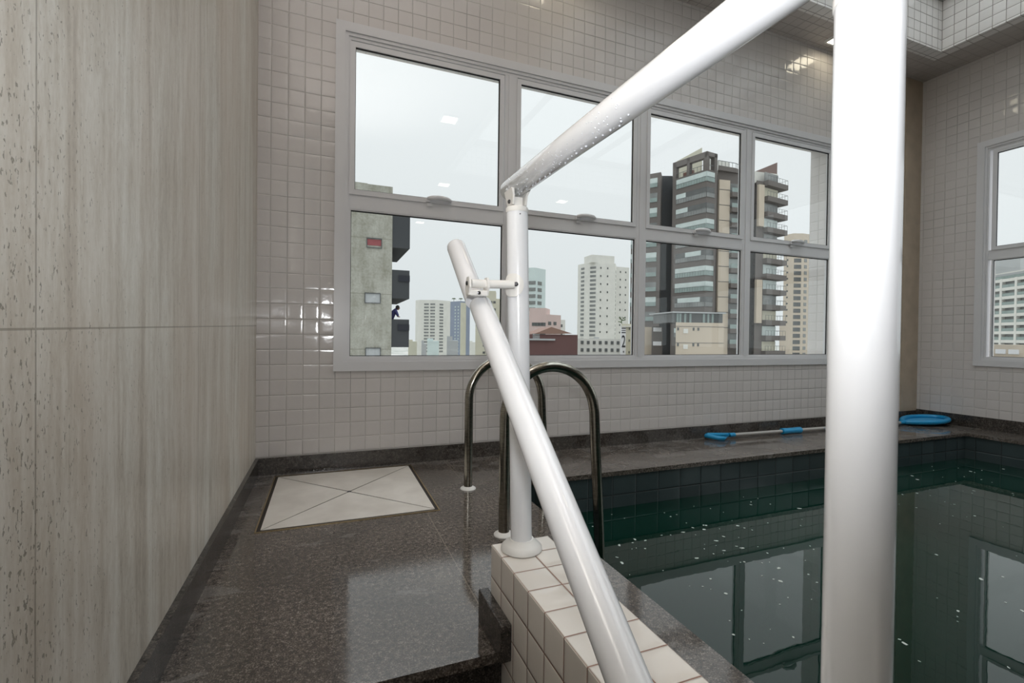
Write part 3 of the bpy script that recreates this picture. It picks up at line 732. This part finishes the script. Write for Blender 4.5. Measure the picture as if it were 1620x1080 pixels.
# --- concrete block with stacked dark balconies, seen through the left panes
Y0 = 27.0
xr_ = on(1, Y0, 620, 450).x; xr2 = on(1, Y0, 648, 450).x; xl_ = on(1, Y0, 540, 450).x - 4
za, zb = on(1, Y0, 600, 293).z, on(1, Y0, 570, 283).z; xm = on(1, Y0, 583, 285).x
bld = empty('apartment_building', ((xl_+xr_)/2, Y0+6, GZ), 'weathered concrete apartment block with stacked dark box balconies, nearest building on the left', 'building')
MB().box(xl_, xr_, Y0, Y0+5.4, GZ, za).build('wall', M['concrete'], bld)
MB().box(xl_, xr_+0.55, Y0+5.4, Y0+16, GZ, za-1.2).build('rear_wall', M['c_char'], bld)
MB().box(xl_, xm, Y0+0.6, Y0+5, za, zb).build('roof_parapet', M['concrete'], bld)
for (yt, yb) in ((338, 392), (427, 472), (505, 549), (583, 628)):
    z1, z0 = on(1, Y0, 634, yt).z, on(1, Y0, 634, yb).z
    if yt == 338: z1 += 0.25
    bo = MB().box(xr_, xr2, Y0+0.05, Y0+5.4, z0, z0+0.16).box(xr_, xr2, Y0+0.05, Y0+0.2, z0+0.16, z1).box(xr2-0.12, xr2, Y0+0.2, Y0+5.4, z0+0.16, z1).build('balcony', M['c_char'], bld)
    if yt in (427, 505): MB().box(xr2-0.62, xr2+0.01, Y0-0.01, Y0+0.06, (z0+z1)/2+0.16, (z0+z1)/2+0.50).build('balcony_vent', M['c_black'], bo)
for (px0, px1, y0, y1, mt) in ((581, 603, 377, 392, 'red'), (578, 601, 464, 479, 'g'), (579, 601, 551, 566, 'g')):
    a, c = on(1, Y0, px0, y0), on(1, Y0, px1, y1)
    f = MB()
    for q in ((a.x-0.04, c.x+0.04, a.z, a.z+0.05), (a.x-0.04, a.x, c.z, a.z), (c.x, c.x+0.04, c.z, a.z), (a.x-0.04, c.x+0.04, c.z-0.04, c.z)): f.box(q[0], q[1], Y0-0.05, Y0, q[2], q[3])
    fo = f.build('window', M['c_wdk'], bld)
    if mt == 'red':
        M['c_red'] = simple('red_reflection', srgb(140, 74, 76), 0.7); MB().box(a.x+0.0, c.x, Y0-0.012, Y0, c.z+0.10, a.z-0.02).build('reflection_patch', M['c_red'], fo, label='red patch painted in for a reflection in the pane')  # flat red patch paints a reflection in the room's window pane
    else: MB().box(a.x, c.x, Y0-0.012, Y0, c.z, a.z).build('shutter', M['c_grey'], fo)
# --- person in blue leaning over the lowest balcony
zr = on(1, Y0, 634, 505).z; px_ = on(1, Y0+0.4, 627, 500).x
per = empty('person', (px_-0.3, Y0+0.55, zr-1.1), 'person in a dark blue top bending forward over the balcony wall of the concrete block', 'person')
def limb(name, chain, mat, parent):
    me = bpy.data.meshes.new(name); off = base(parent)
    vs, es = [], []
    for ch in chain:
        prev = None
        for (p, r, key) in ch:
            i = next((k for k, v in enumerate(vs) if v[2] == key), None) if key else None
            if i is None: vs.append((Vector(p)-off, r, key)); i = len(vs)-1
            if prev is not None: es.append((prev, i))
            prev = i
    me.from_pydata([v[0] for v in vs], es, []); o = bpy.data.objects.new(name, me); C.objects.link(o); o.parent = parent
    md = o.modifiers.new('Skin', 'SKIN'); 
    for i, v in enumerate(vs): me.skin_vertices[0].data[i].radius = (v[1]*1.25, v[1]*1.25)
    me.skin_vertices[0].data[0].use_root = True
    ss = o.modifiers.new('Sub', 'SUBSURF'); ss.levels = 1; ss.render_levels = 2
    me.materials.append(mat); return o
M['c_navy'] = simple('navy_cloth', srgb(44, 46, 92), 0.8); M['c_skin'] = simple('skin', srgb(120, 84, 66), 0.6); M['c_hair'] = simple('dark_hair', srgb(20, 18, 18), 0.7)
bx_, by_ = px_, Y0+0.42
zr += 0.14
bx_ += 0.05
pel = (bx_-0.42, by_+0.25, zr-0.25)
limb('torso', [[(pel, 0.15, 'p'), ((bx_-0.34, by_+0.2, zr+0.05), 0.15, None), ((bx_-0.20, by_+0.12, zr+0.32), 0.17, 'c'), ((bx_-0.06, by_+0.05, zr+0.44), 0.07, None), ((bx_-0.02, by_+0.04, zr+0.47), 0.05, None)],
               [((bx_-0.20, by_+0.12, zr+0.32), 0.17, 'c'), ((bx_-0.10, by_-0.10, zr+0.36), 0.075, None), ((bx_-0.02, by_-0.20, zr+0.18), 0.05, None), ((bx_+0.04, by_-0.24, zr+0.04), 0.04, None)],
               [((bx_-0.20, by_+0.12, zr+0.32), 0.17, 'c'), ((bx_-0.08, by_+0.32, zr+0.34), 0.075, None), ((bx_+0.03, by_+0.30, zr+0.16), 0.05, None), ((bx_+0.08, by_+0.22, zr+0.03), 0.04, None)],
               [(pel, 0.15, 'p'), ((pel[0], pel[1]-0.1, zr-0.6), 0.085, None), ((pel[0]-0.02, pel[1]-0.1, zr-1.05), 0.06, None)],
               [(pel, 0.15, 'p'), ((pel[0], pel[1]+0.12, zr-0.6), 0.085, None), ((pel[0]-0.02, pel[1]+0.12, zr-1.05), 0.06, None)]], M['c_navy'], per)
hc = Vector((bx_+0.04, by_+0.02, zr+0.52))
MB().ball(hc, 0.11, 2, (0.95, 0.85, 1.15)).ball(hc+Vector((0.09, 0, -0.02)), 0.022, 1).build('head', M['c_skin'], per, smooth=60)
MB().ball(hc+Vector((-0.02, 0, 0.03)), 0.125, 2, (0.95, 0.9, 1.05)).build('hair', M['c_hair'], per, smooth=60)
for yy, xx in ((-0.24, 0.04), (0.22, 0.08)):
    hh = MB(); hh.ball((bx_+xx+0.02, by_+yy, zr+0.02), 0.04, 2, (1.2, 0.9, 0.5))
    for k in range(4): hh.tube([(bx_+xx+0.05, by_+yy-0.03+0.02*k, zr+0.02), (bx_+xx+0.09, by_+yy-0.03+0.02*k, zr+0.0)], 0.009, 6)
    hh.tube([(bx_+xx+0.01, by_+yy+0.03, zr+0.02), (bx_+xx+0.05, by_+yy+0.06, zr+0.01)], 0.010, 6); hh.build('hand', M['c_skin'], per, smooth=60)

# --- twin white tower far left
r, P, z1 = tower('residential_tower', [(657, 420), (663, 414), (690, 412), (712, 424)], 475, M['c_white'], 'distant white residential tower with striped balcony columns, right of the dark balconies', back=18)
for c0, c1, cols in ((1, 2, (0.42, 0.78)),):
    windows(r, P[c0], P[c1], z1-3, 16, 2.75, cols, 4.2, 1.5, M['c_win'], 'balcony')
windows(r, P[2], P[3], z1-3, 16, 2.75, (0.35,), 4.2, 1.5, M['c_win'], 'balcony')
# --- slate blue tower with a roof garden
r, P, z1 = tower('residential_tower', [(712, 300), (728, 294), (743, 300)], 477, M['c_blue'], 'slate blue tower with small palms on its roof, left of the sloping rail', back=14)
windows(r, P[0], P[1], z1-3, 16, 2.0, (0.5, 0.8), 0.9, 1.0, M['c_curt_sky'])
F_ = face(P[1], P[2]); MB().obox(F_[0], F_[1], F_[2], 0.0, F_[3]*0.55, 0, 0.4, GZ, z1-1).build('panel', M['c_tan'], r)
for px in (718, 729):
    q = at(px, 474, 300); mb = MB(); mb.tube([(q.x, q.y, z1), (q.x, q.y, z1+1.6)], 0.12, 6)
    for k in range(7):
        a = k*0.9; mb.tube([(q.x, q.y, z1+1.6), (q.x+0.8*math.cos(a), q.y+0.8*math.sin(a), z1+2.1), (q.x+1.5*math.cos(a), q.y+1.5*math.sin(a), z1+1.5)], [0.1, 0.28, 0.04], 5)
    tag(mb.build('palm', M['c_leaf']), ('small palm on the left of the slate blue tower roof' if px == 718 else 'small palm on the right of the slate blue tower roof'), 'palm tree', 'palms on the tower roof')
# --- beige tower between the rail and the post
r, P, z1 = tower('residential_tower', [(752, 190), (785, 190), (800, 193)], 472, M['c_tan'], 'beige tower with a stepped top between the sloping rail and the white post', back=12)
za_ = ztop(770, 460, 190); F_ = face(P[0], P[1])
MB().obox(F_[0], F_[1], F_[2], 1.5, F_[3]*0.95, -8, 0, z1, za_).build('roof_block', M['c_tan'], r)
windows(r, P[0], P[1], z1-1.0, 9, 2.9, (0.42, 0.58, 0.74, 0.9), 1.0, 0.9, M['c_wdk'])
# --- pale teal tower right of the post
r, P, z1 = tower('residential_tower', [(822, 215), (845, 213), (862, 219)], 424, M['c_teal'], 'pale teal tower with balcony columns just right of the white post', back=12)
windows(r, P[1], P[2], z1-6, 12, 3.0, (0.45,), 3.0, 1.6, M['c_win'], 'balcony')
windows(r, P[0], P[1], z1-6, 12, 3.0, (0.6, 0.9), 2.2, 1.6, M['c_win'], 'balcony')
# --- pink building with stepped roof
r, P, z1 = tower('apartment_building', [(826, 160), (863, 158), (887, 164)], 497, M['c_pink'], 'pink mid-rise building with a stepped roof below the pale teal tower', back=10)
F_ = face(P[0], P[1]); MB().obox(F_[0], F_[1], F_[2], F_[3]*0.3, F_[3], -8, 0, z1, ztop(862, 487, 158)).build('roof_block', M['c_pink'], r)
windows(r, P[0], P[1], z1-2.8, 3, 2.9, (0.5, 0.64, 0.78, 0.92), 1.3, 1.1, M['c_wdk'])
windows(r, P[1], P[2], z1-2.4, 3, 2.9, (0.25, 0.6), 1.5, 1.1, M['c_wdk'])
r, P, z1 = tower('apartment_building', [(874, 200), (894, 204)], 505, M['c_white'], 'small white block behind the pink building', back=10)
windows(r, P[0], P[1], z1-2, 2, 3.2, (0.3, 0.7), 1.0, 1.2, M['c_wdk'])
# --- maroon building with a clay roof
r, P, z1 = tower('warehouse', [(800, 78), (914, 80)], 528, M['c_roof'], 'maroon walled low building with a clay tiled roof below the pink building', back=16)
F_ = face(P[0], P[1]); A_, U, N, L = F_
zr_ = z1; mb = MB(); u0, u1 = upx(F_, 846), upx(F_, 905); um = upx(F_, 872)
hh_ = ztop(872, 517, 79)-zr_
pts = [A_+U*u0+N*0.3, A_+U*um+N*0.3, A_+U*u1+N*0.3]
bmv = [mb.bm.verts.new((p.x, p.y, z)) for p, z in zip(pts, (zr_+0.1, zr_+hh_, zr_+0.2))]
bmv2 = [mb.bm.verts.new((p.x-N.x*9, p.y-N.y*9, z)) for p, z in zip(pts, (zr_+0.1, zr_+hh_, zr_+0.2))]
mb.bm.faces.new(bmv); mb.bm.faces.new(bmv2)
for i in range(3): mb.bm.faces.new((bmv[i], bmv[(i+1) % 3], bmv2[(i+1) % 3], bmv2[i]))
mb.build('roof', M['c_tile'], r)
MB().obox(A_, U, N, 0, upx(F_, 878), -0.1, 0.35, z1-1.0, z1-0.72).build('ledge', M['c_grey'], r)
mb = MB()
for k in range(4): mb.obox(A_, U, N, upx(F_, 843), upx(F_, 854), 0, 0.12, z1-0.1-0.28*k, z1+0.06-0.28*k)
mb.build('louvre', M['c_grey'], r)
# --- large white tower, three bays
r, P, z1 = tower('residential_tower', [(913, 330), (927, 322), (945, 318), (972, 322), (974, 336), (994, 340)], 419, M['c_white'], 'large white residential tower with several bays, centre of the second window column', back=22)
F_ = face(P[2], P[3]); A_, U, N, L = F_
MB().obox(A_, U, N, -4.5, L*0.98, -12, -1.0, z1, ztop(955, 404, 320)).build('roof_block', M['c_white'], r)
windows(r, P[0], P[1], z1-2.6, 19, 2.85, (0.55,), 3.4, 1.5, M['c_win'], 'balcony')
windows(r, P[1], P[2], z1-2.6, 19, 2.85, (0.55,), 4.2, 1.5, M['c_win'], 'balcony')
windows(r, P[2], P[3], z1-3.0, 10, 5.4, (0.15, 0.55), 0.9, 1.2, M['c_wdk'])
windows(r, P[3], P[4], z1-4.2, 18, 2.85, (0.4,), 3.4, 1.7, M['c_win'], 'balcony')
windows(r, P[4], P[5], z1-3.0, 10, 5.4, (0.3, 0.72), 0.9, 1.2, M['c_wdk'])
# --- low cream building with the number 2 on its side
r, P, z1 = tower('apartment_building', [(983, 70), (1012, 71)], 512, M['c_tan'], 'low cream building with a large number 2 on its wall, beside the window mullion', back=8)
F_ = face(P[0], P[1]); A_, U, N, L = F_
a, c = upx(F_, 983), upx(F_, 990); zt, zbm = ztop(985, 517, 70), ztop(985, 566, 70)
sg = MB().obox(A_, U, N, a-0.05, c, 0, 0.1, zbm, zt).build('sign', M['c_sign'], r)
def glyph(body_, u, z, size, sx=1.0):
    cu = bpy.data.curves.new('digit', 'FONT'); cu.body = body_; cu.size = size; cu.extrude = 0.015; cu.align_x = 'CENTER'; cu.materials.append(M['c_black']); cu.offset = 0.012
    o = bpy.data.objects.new('digit', cu); C.objects.link(o); o.parent = sg
    me = bpy.data.meshes.new_from_object(o); bpy.data.objects.remove(o); o = bpy.data.objects.new('digit', me); C.objects.link(o); o.parent = sg
    p = A_+U*u+N*0.12; o.location = Vector((p.x, p.y, z))-base(sg); o.rotation_euler = (math.pi/2, 0, math.atan2(U.y, U.x)); o.scale = (sx, 1, 1); return o
zh = lambda py: ztop(985, py, 70)
glyph('2', (a+c)/2-0.02, zh(549), (zh(530)-zh(549))/0.70, 0.55)
for y0_, y1_ in ((518.5, 519.8), (522, 523), (525, 526.6)): MB().obox(A_, U, N, a+0.02, c-0.05, 0.1, 0.12, zh(y1_), zh(y0_)).build('digit', M['c_black'], sg)
glyph('e', (a+c)/2, zh(557.5), 0.55, 0.8)
MB().obox(A_, U, N, upx(F_, 983), L, -0.1, 0.25, zh(517), zh(515)).build('cornice', M['c_white'], r)
windows(r, P[0], P[1], zh(518), 3, 1.75, (0.42,), 0.14, 0.32, M['c_wdk'])
mb = MB(); q = at(984, 508, 70.5); random.seed(4)
mb.tube([(q.x, q.y, z1-0.2), (q.x-0.1, q.y, z1+0.6), (q.x-0.35, q.y, z1+1.0)], 0.05, 6)
for k in range(14):
    mb.ball((q.x+random.uniform(-.5, .45), q.y+random.uniform(-.3, .3), z1+0.25+random.uniform(-.2, .75)), random.uniform(.08, .17), 1, (1.2, 1, .7))
tag(mb.build('shrub', M['c_leaf']), 'leafy shrub growing on the roof of the cream building with the number', 'shrub')
# --- low white row between
r, P, z1 = tower('apartment_building', [(905, 101), (984, 103)], 535, M['c_white'], 'low white building with a row of small windows in front of the large white tower', back=10)
windows(r, P[0], P[1], z1-0.5, 2, 1.6, (0.2, 0.32, 0.44, 0.56, 0.68, 0.8, 0.92), 0.6, 0.7, M['c_wdk'])

# --- big dark brown building with corner balconies
FP = 3.02
L0 = [(996, 101.5), (1042, 98.2), (1043.5, 101), (1060, 101), (1060.5, 97.6), (1114, 91.2), (1130.5, 92.6), (1131, 94.5), (1172, 96.0), (1193, 94.6), (1204, 95.2), (1226, 97.5)]
P = pts_of(L0); ctr = sum(P, Vector((0, 0)))/len(P); zg = at(1114, 271, 91.2).z
root = empty('apartment_building', (ctr.x, ctr.y, GZ), 'large dark brown apartment block with corner balconies and beige strips, in the third window column', 'building')
dr = (ctr-v2(CAM)).normalized()
z_left = ztop(1042, 273, 98.2); z_B = zg+0.35
def pr_(idx, z1, back=14): 
    Q = [P[i] for i in idx]; return Q+[Q[-1]+dr*back, Q[0]+dr*back]
MB().prism(pr_([0, 1], 0), GZ, z_left).build('wing', M['c_brown'], root)
MB().prism(pr_([2, 3], 0, 12), GZ, z_left+0.2).build('recess_wall', M['c_char'], root, label='charcoal recessed wall')
MB().prism(pr_([4, 5, 6], 0), GZ, z_B).build('corner_bay', M['c_brown'], root)
z_C = ztop(1148, 272, 95); MB().prism(pr_([7, 8], 0, 13), GZ, z_C).build('rear_wall', M['c_brown'], root)
z_E = ztop(1200, 287, 95); MB().prism(pr_([9, 10, 11], 0, 12), GZ, z_E).build('right_wing', M['c_brown'], root)
FB = face(P[4], P[5]); FB2 = face(P[5], P[6]); FA = face(P[0], P[1]); FC = face(P[7], P[8]); FE = face(P[9], P[10]); FG = face(P[10], P[11])
# crown frame above the corner bay
zc1 = ztop(1114, 240, 91.2); mb = MB()
A_, U, N, L = FB
for u0, u1, z0, z1 in ((0, L, zc1-1.15, zc1), (0, 0.8, z_B, zc1), (L-0.5, L, z_B, zc1), (upx(FB, 1085)-0.3, upx(FB, 1085)+0.3, z_B, zc1)): mb.obox(A_, U, N, u0, u1, -0.9, 0.02, z0, z1)
A2, U2, N2, L2 = FB2
for u0, u1, z0, z1 in ((0, L2, zc1-0.8, zc1), (L2-0.8, L2, z_B, zc1), (0, 0.4, z_B, zc1)): mb.obox(A2, U2, N2, u0, u1, -0.9, 0.02, z0, z1)
mb.build('roof_frame', M['c_brown'], root)
mb = MB(); mb.obox(A_, U, N, 0.8, L-0.4, -0.15, -0.1, z_B+0.95, z_B+1.03); mb.obox(A2, U2, N2, 0.3, L2-0.8, -0.15, -0.1, z_B+0.95, z_B+1.03)
for k in range(9): mb.obox(A_, U, N, 0.8+(L-1.4)*k/8, 0.86+(L-1.4)*k/8, -0.15, -0.1, z_B, z_B+1.0)
mb.build('railing', M['c_rail'], root)
MB().obox(A_, U, N, 1.0, upx(FB, 1083), -2.5, -2.0, z_B, z_B+1.5).build('terrace_wall', m2('brick_wall', srgb(140, 104, 94)), root)
# penthouse boxes on the roof
pA = pts_of([(1066, 108), (1106, 100)]); pa = pA+[pA[1]+dr*8, pA[0]+dr*8]
MB().prism(pa, z_B, ztop(1085, 243, 103)).build('penthouse', M['c_tan'], root)
pA = pts_of([(1108, 103), (1150, 106)]); pa = pA+[pA[1]+dr*4, pA[0]+dr*4]
MB().prism(pa, z_B, ztop(1140, 253, 104)).build('penthouse', M['c_white'], root)
# corner bay floors
patt = {0: (0, 1, 1), 1: (0, .33, 0), 2: (0, .40, 0), 3: (0, 1, 1), 4: (.12, .52, 0), 5: (.34, .86, 0), 6: (0, 1, 1), 7: (0, 1, 1), 8: (.1, .85, 0), 9: (0, 1, 1), 10: (0, .5, 0)}
ua = 0.95; ub = L-0.0
for k in range(11):
    zt = zg-FP*k; zb = zt-1.9; f0, f1, ret = patt[k]
    dk = MB().obox(A_, U, N, ua, ub-0.02, -0.05, 0.03, zb, zt).obox(A2, U2, N2, 0.02, L2*0.74, -0.05, 0.03, zb, zt).build('balcony', M['c_wdk'], root)
    g_ = MB(); g_.obox(A_, U, N, ua+(ub-ua)*f0, ua+(ub-ua)*f1-0.0, 0.0, 0.09, zb, zt-0.05)
    if ret: g_.obox(A2, U2, N2, 0.0, L2*0.74, 0.0, 0.09, zb, zt-0.05)
    g_.build('glazing', M['c_curt_sky'], dk)
    r_ = MB(); r_.obox(A_, U, N, ua, ub, 0.09, 0.13, zb+0.86, zb+0.92); r_.obox(A2, U2, N2, 0, L2*0.74, 0.09, 0.13, zb+0.86, zb+0.92)
    for j in range(12): r_.obox(A_, U, N, ua+(ub-ua)*j/11.5-0.02, ua+(ub-ua)*j/11.5+0.02, 0.09, 0.12, zb, zb+0.9)
    r_.build('railing', M['c_rail'], dk)
    r_ = MB(); r_.obox(A_, U, N, ua, ub, 0.05, 0.10, zb, zb+0.86); r_.obox(A2, U2, N2, 0, L2*0.74, 0.05, 0.10, zb, zb+0.86)
    if not ret: r_.build('rail_glass', M['c_win'], dk)
    else: r_.build('rail_glass', M['c_glass'], dk)
# left wing floors
A_, U, N, L = FA; u1 = upx(FA, 1037); u0 = upx(FA, 1014)
for k in range(10):
    zt = ztop(1040, 281, 98.3)-3.1*k; zb = zt-1.9
    dk = MB().obox(A_, U, N, 0, u1, -0.05, 0.03, zb, zt).build('balcony', M['c_curt_sky'] if k in (0, 2, 4, 5, 8) else M['c_win'], root)
    MB().obox(A_, U, N, 0, u1, 0.03, 0.1, zb, zb+0.85).build('rail_glass', M['c_glass'], dk)
# beige strips and stacked balconies
A_, U, N, L = FC; ub_ = upx(FC, 1149); zt = ztop(1140, 287, 95)
mb = MB(); mb.obox(A_, U, N, 0.1, ub_, 0, 0.5, GZ, zt); mb.build('beige_panel', M['c_beige'], root, label='beige wall strip')
mb = MB()
for k in range(10): mb.obox(A_, U, N, 0.1, ub_, 0.5, 0.53, zt-2.0-3.05*k, zt-1.9-3.05*k)
mb.build('panel_joint', M['c_char'], root)
for k in range(11):
    z = ztop(1155, 307, 95.3)-FP*k
    bo = MB().obox(A_, U, N, ub_, L, 0, 1.2, z-0.9, z).build('balcony', M['c_brown'], root)
    MB().obox(A_, U, N, ub_+0.1, L, 0.0, 0.1, z, z+2.0).build('glazing', M['c_curt_sky'] if k in (4, 5, 6) else M['c_win'], bo)
    MB().obox(A_, U, N, ub_, L, 1.1, 1.15, z, z+0.85).build('rail_glass', M['c_glass'], bo)
A_, U, N, L = FE; mb = MB()
mb.obox(A_, U, N, upx(FE, 1194.5), upx(FE, 1203), 0, 0.5, ztop(1200, 359, 95), ztop(1200, 294, 95))
mb.obox(A_, U, N, upx(FE, 1193), upx(FE, 1202), 0, 0.5, ztop(1200, 511, 95), ztop(1200, 443, 95))
mb.build('beige_panel', M['c_beige'], root)
A_, U, N, L = FG; ue = upx(FG, 1236)
for k in range(12):
    z = ztop(1215, 289.5, 96)-3.1*k
    bo = MB().obox(A_, U, N, 0, ue, -2, 1.0, z-1.0, z).build('balcony', M['c_brown'], root)
    MB().obox(A_, U, N, 0.2, L, 0.0, 0.1, z, z+1.9).build('glazing', M['c_curt_sky'] if k in (3, 6, 7, 10) else M['c_tan'] if k % 2 else M['c_win'], bo)
    r_ = MB(); r_.obox(A_, U, N, 0, ue, 0.9, 0.94, z+0.95, z+1.0); r_.obox(A_, U, N, ue-.05, ue, -2, 0.94, z+0.95, z+1.0)
    for j in range(8): r_.obox(A_, U, N, ue*j/7.0-0.02, ue*j/7.0+0.02, 0.9, 0.94, z, z+0.95)
    r_.build('railing', M['c_rail'], bo)
# roof of the right wing, sloping brown wall
za1, za2 = ztop(1192, 269, 96), ztop(1224, 252, 97)
pA = pts_of([(1180, 97), (1225, 99)]); q = pA+[pA[1]+dr*0.6, pA[0]+dr*0.6]
MB().prism(q, z_E, [za1-0.6, za2, za2, za1-0.6]).build('roof_wall', m2('rust_wall', srgb(116, 98, 92)), root)
pA = pts_of([(1180, 95.6), (1226, 97.4)]); q = pA+[pA[1]+dr*3, pA[0]+dr*3]
MB().prism(q, z_E, ztop(1200, 272, 96)).build('penthouse', M['c_white'], root)
# roof terrace slab and railing between the bays
pA = pts_of([(1132, 93.5), (1160, 95), (1172, 97)]); q = pA+[pA[-1]+dr*5, pA[0]+dr*5]
MB().prism(q, z_C-0.2, z_C+0.7).build('roof_slab', M['c_brown'], root)
mb = MB()
for i in range(2):
    a, c = pA[i], pA[i+1]; F2 = face(a, c); mb.obox(F2[0], F2[1], F2[2], 0, F2[3], -0.05, 0, z_C+1.6, z_C+1.7)
    for j in range(6): mb.obox(F2[0], F2[1], F2[2], F2[3]*j/5-.03, F2[3]*j/5+.03, -0.05, 0, z_C+0.7, z_C+1.65)
mb.build('railing', M['c_rail'], root)

# --- lower beige building with a glazed penthouse in front of it
r, P, z1 = tower('apartment_building', [(1069, 58), (1145, 59)], 510, M['c_beige'], 'lower beige building with a dark glazed penthouse, in front of the brown block', back=9, pxref=1100)
F_ = face(P[0], P[1]); A_, U, N, L = F_
zp = ztop(1100, 493, 58); MB().obox(A_, U, N, -0.1, L, -6, -0.3, z1, zp-0.15).build('penthouse', M['c_wdk'], r)
MB().obox(A_, U, N, -0.5, L+0.2, -6.4, 0.1, zp-0.15, zp).build('roof', M['c_grey'], r)
for u in (0.2, 0.55, 1.2, 1.9, 3.7, 4.3, 4.9): MB().obox(A_, U, N, u, u+0.28, -0.3, -0.22, z1, zp-0.2).build('glazing', M['c_glass'], r)
mb = MB()
for py in (516, 542): mb.obox(A_, U, N, 0, L, 0, 0.03, ztop(1100, py+0.6, 58), ztop(1100, py, 58))
mb.build('joint', M['c_wdk'], r)
for row in (518, 543):
    for px, w_, h_, mt in ((1073, 0.22, 0.36, 'c_wdk'), (1097.5, 0.22, 0.36, 'c_wdk'), (1105, 0.22, 0.36, 'c_wdk'), (1085, 0.6, 0.55, 'c_white')):
        u = upx(F_, px); z = ztop(1100, row+(2 if mt == 'c_white' else 0), 58); MB().obox(A_, U, N, u-w_/2, u+w_/2, 0, 0.05, z-h_, z).build('window', M[mt], r)
r, P, z1 = tower('apartment_building', [(1012, 66), (1031, 66)], 517, M['c_beige'], 'narrow beige building at the left foot of the brown block', back=6)
r, P, z1 = tower('apartment_building', [(1031.5, 64), (1048, 64)], 516, M['c_brown'], 'narrow brown building with two bright windows at the foot of the brown block', back=6)
windows(r, P[0], P[1], z1-0.15, 2, 1.9, (0.5,), 1.1, 0.55, M['c_sign'])
r, P, z1 = tower('apartment_building', [(1233, 105), (1250, 106)], 513, M['c_beige'], 'beige low block at the right foot of the brown block', back=6)
# --- pinkish tower at the right end of the long window
r, P, z1 = tower('residential_tower', [(1238, 230), (1253, 226), (1268, 226), (1302, 232)], 372, M['c_beige'], 'tall pinkish beige tower with dark balconies at the right end of the long window', back=16)
windows(r, P[1], P[2], z1-3, 20, 3.0, (0.45,), 3.4, 1.9, M['c_wdk'], 'balcony')
windows(r, P[0], P[1], z1-9, 18, 3.0, (0.4,), 0.7, 0.8, M['c_wdk'])
windows(r, P[2], P[3], z1-3, 20, 3.0, (0.12,), 1.9, 1.6, M['c_win'])
windows(r, P[2], P[3], z1-3, 20, 3.0, (0.35,), 0.7, 0.8, M['c_wdk'])
# --- white slab block in the right-hand window
r, P, z1 = tower('residential_tower', [(1560, 150), (1720, 118)], 436, M['c_white'], 'white apartment slab with long green-glass balconies in the right window', back=14, pxref=1580)
F_ = face(P[0], P[1]); A_, U, N, L = F_
MB().obox(A_, U, N, upx(F_, 1566), upx(F_, 1609), -8, -0.5, z1, ztop(1590, 412, 146)).build('roof_block', M['c_grey'], r)
for k in range(12):
    z = z1-0.35-2.62*k
    bo = MB().obox(A_, U, N, 0, L, -0.05, 0.05, z-1.7, z).build('balcony', M['c_win'] if k else M['c_grey'], r)
    MB().obox(A_, U, N, 0, L, 0.9, 0.96, z-1.75, z-0.85).build('rail_glass', M['c_glass'], bo)
    MB().obox(A_, U, N, 0, L, 0, 1.0, z-2.62, z-1.75).build('slab', M['c_white'], bo)
for j in range(1, 6): MB().obox(A_, U, N, L*j/6-0.4+1.5, L*j/6+0.4+1.5, 0, 1.05, GZ, z1-2).build('pier', M['c_white'], r)
r, P, z1 = tower('warehouse', [(1556, 75), (1720, 62)], 545, M['c_beige'], 'low sand coloured building at the foot of the white slab in the right window', back=8, pxref=1590)
windows(r, P[0], P[1], z1-0.7, 1, 1, (0.06, 0.2, 0.34), 1.4, 0.7, M['c_sign'])
# --- distant low roofs along the skyline
random.seed(21)
cols = ['c_white', 'c_grey', 'c_teal', 'c_tan', 'c_pink', 'c_tile', 'c_grey', 'c_white']
taken = [v2(o.location)+(v2(o.location)-v2(CAM)).normalized()*6 for o in C.objects if o.type == 'EMPTY' and o.location.z < -20]
for i in range(110):
    px = 648+(i*9.4)%320+random.uniform(-3, 3)
    t_ = random.choice((130, 170, 240, 330, 460)); py = 531+random.uniform(6, 16)*(130/t_)**0.35
    wpx = random.uniform(8, 20)
    a, c = v2(at(px, 530, t_)), v2(at(px+wpx, 530, t_*1.01)); c0 = (a+c)/2; dr_ = (c0-v2(CAM)).normalized()
    if any((c0-q_).length < 34 for q_ in taken): continue
    taken.append(c0)
    z = ztop(px, py, t_); q = [a, c, c+dr_*10, a+dr_*10]
    mb = MB().prism(q, GZ, z); mb.prism([a+dr_*2, (a+c)/2+dr_*2, (a+c)/2+dr_*5, a+dr_*5], z, z+1.2)
    tag(mb.build('low_building', M[random.choice(cols)]), 'small far low-rise building on the hazy skyline beyond the long window', 'building', 'far low buildings on the skyline')
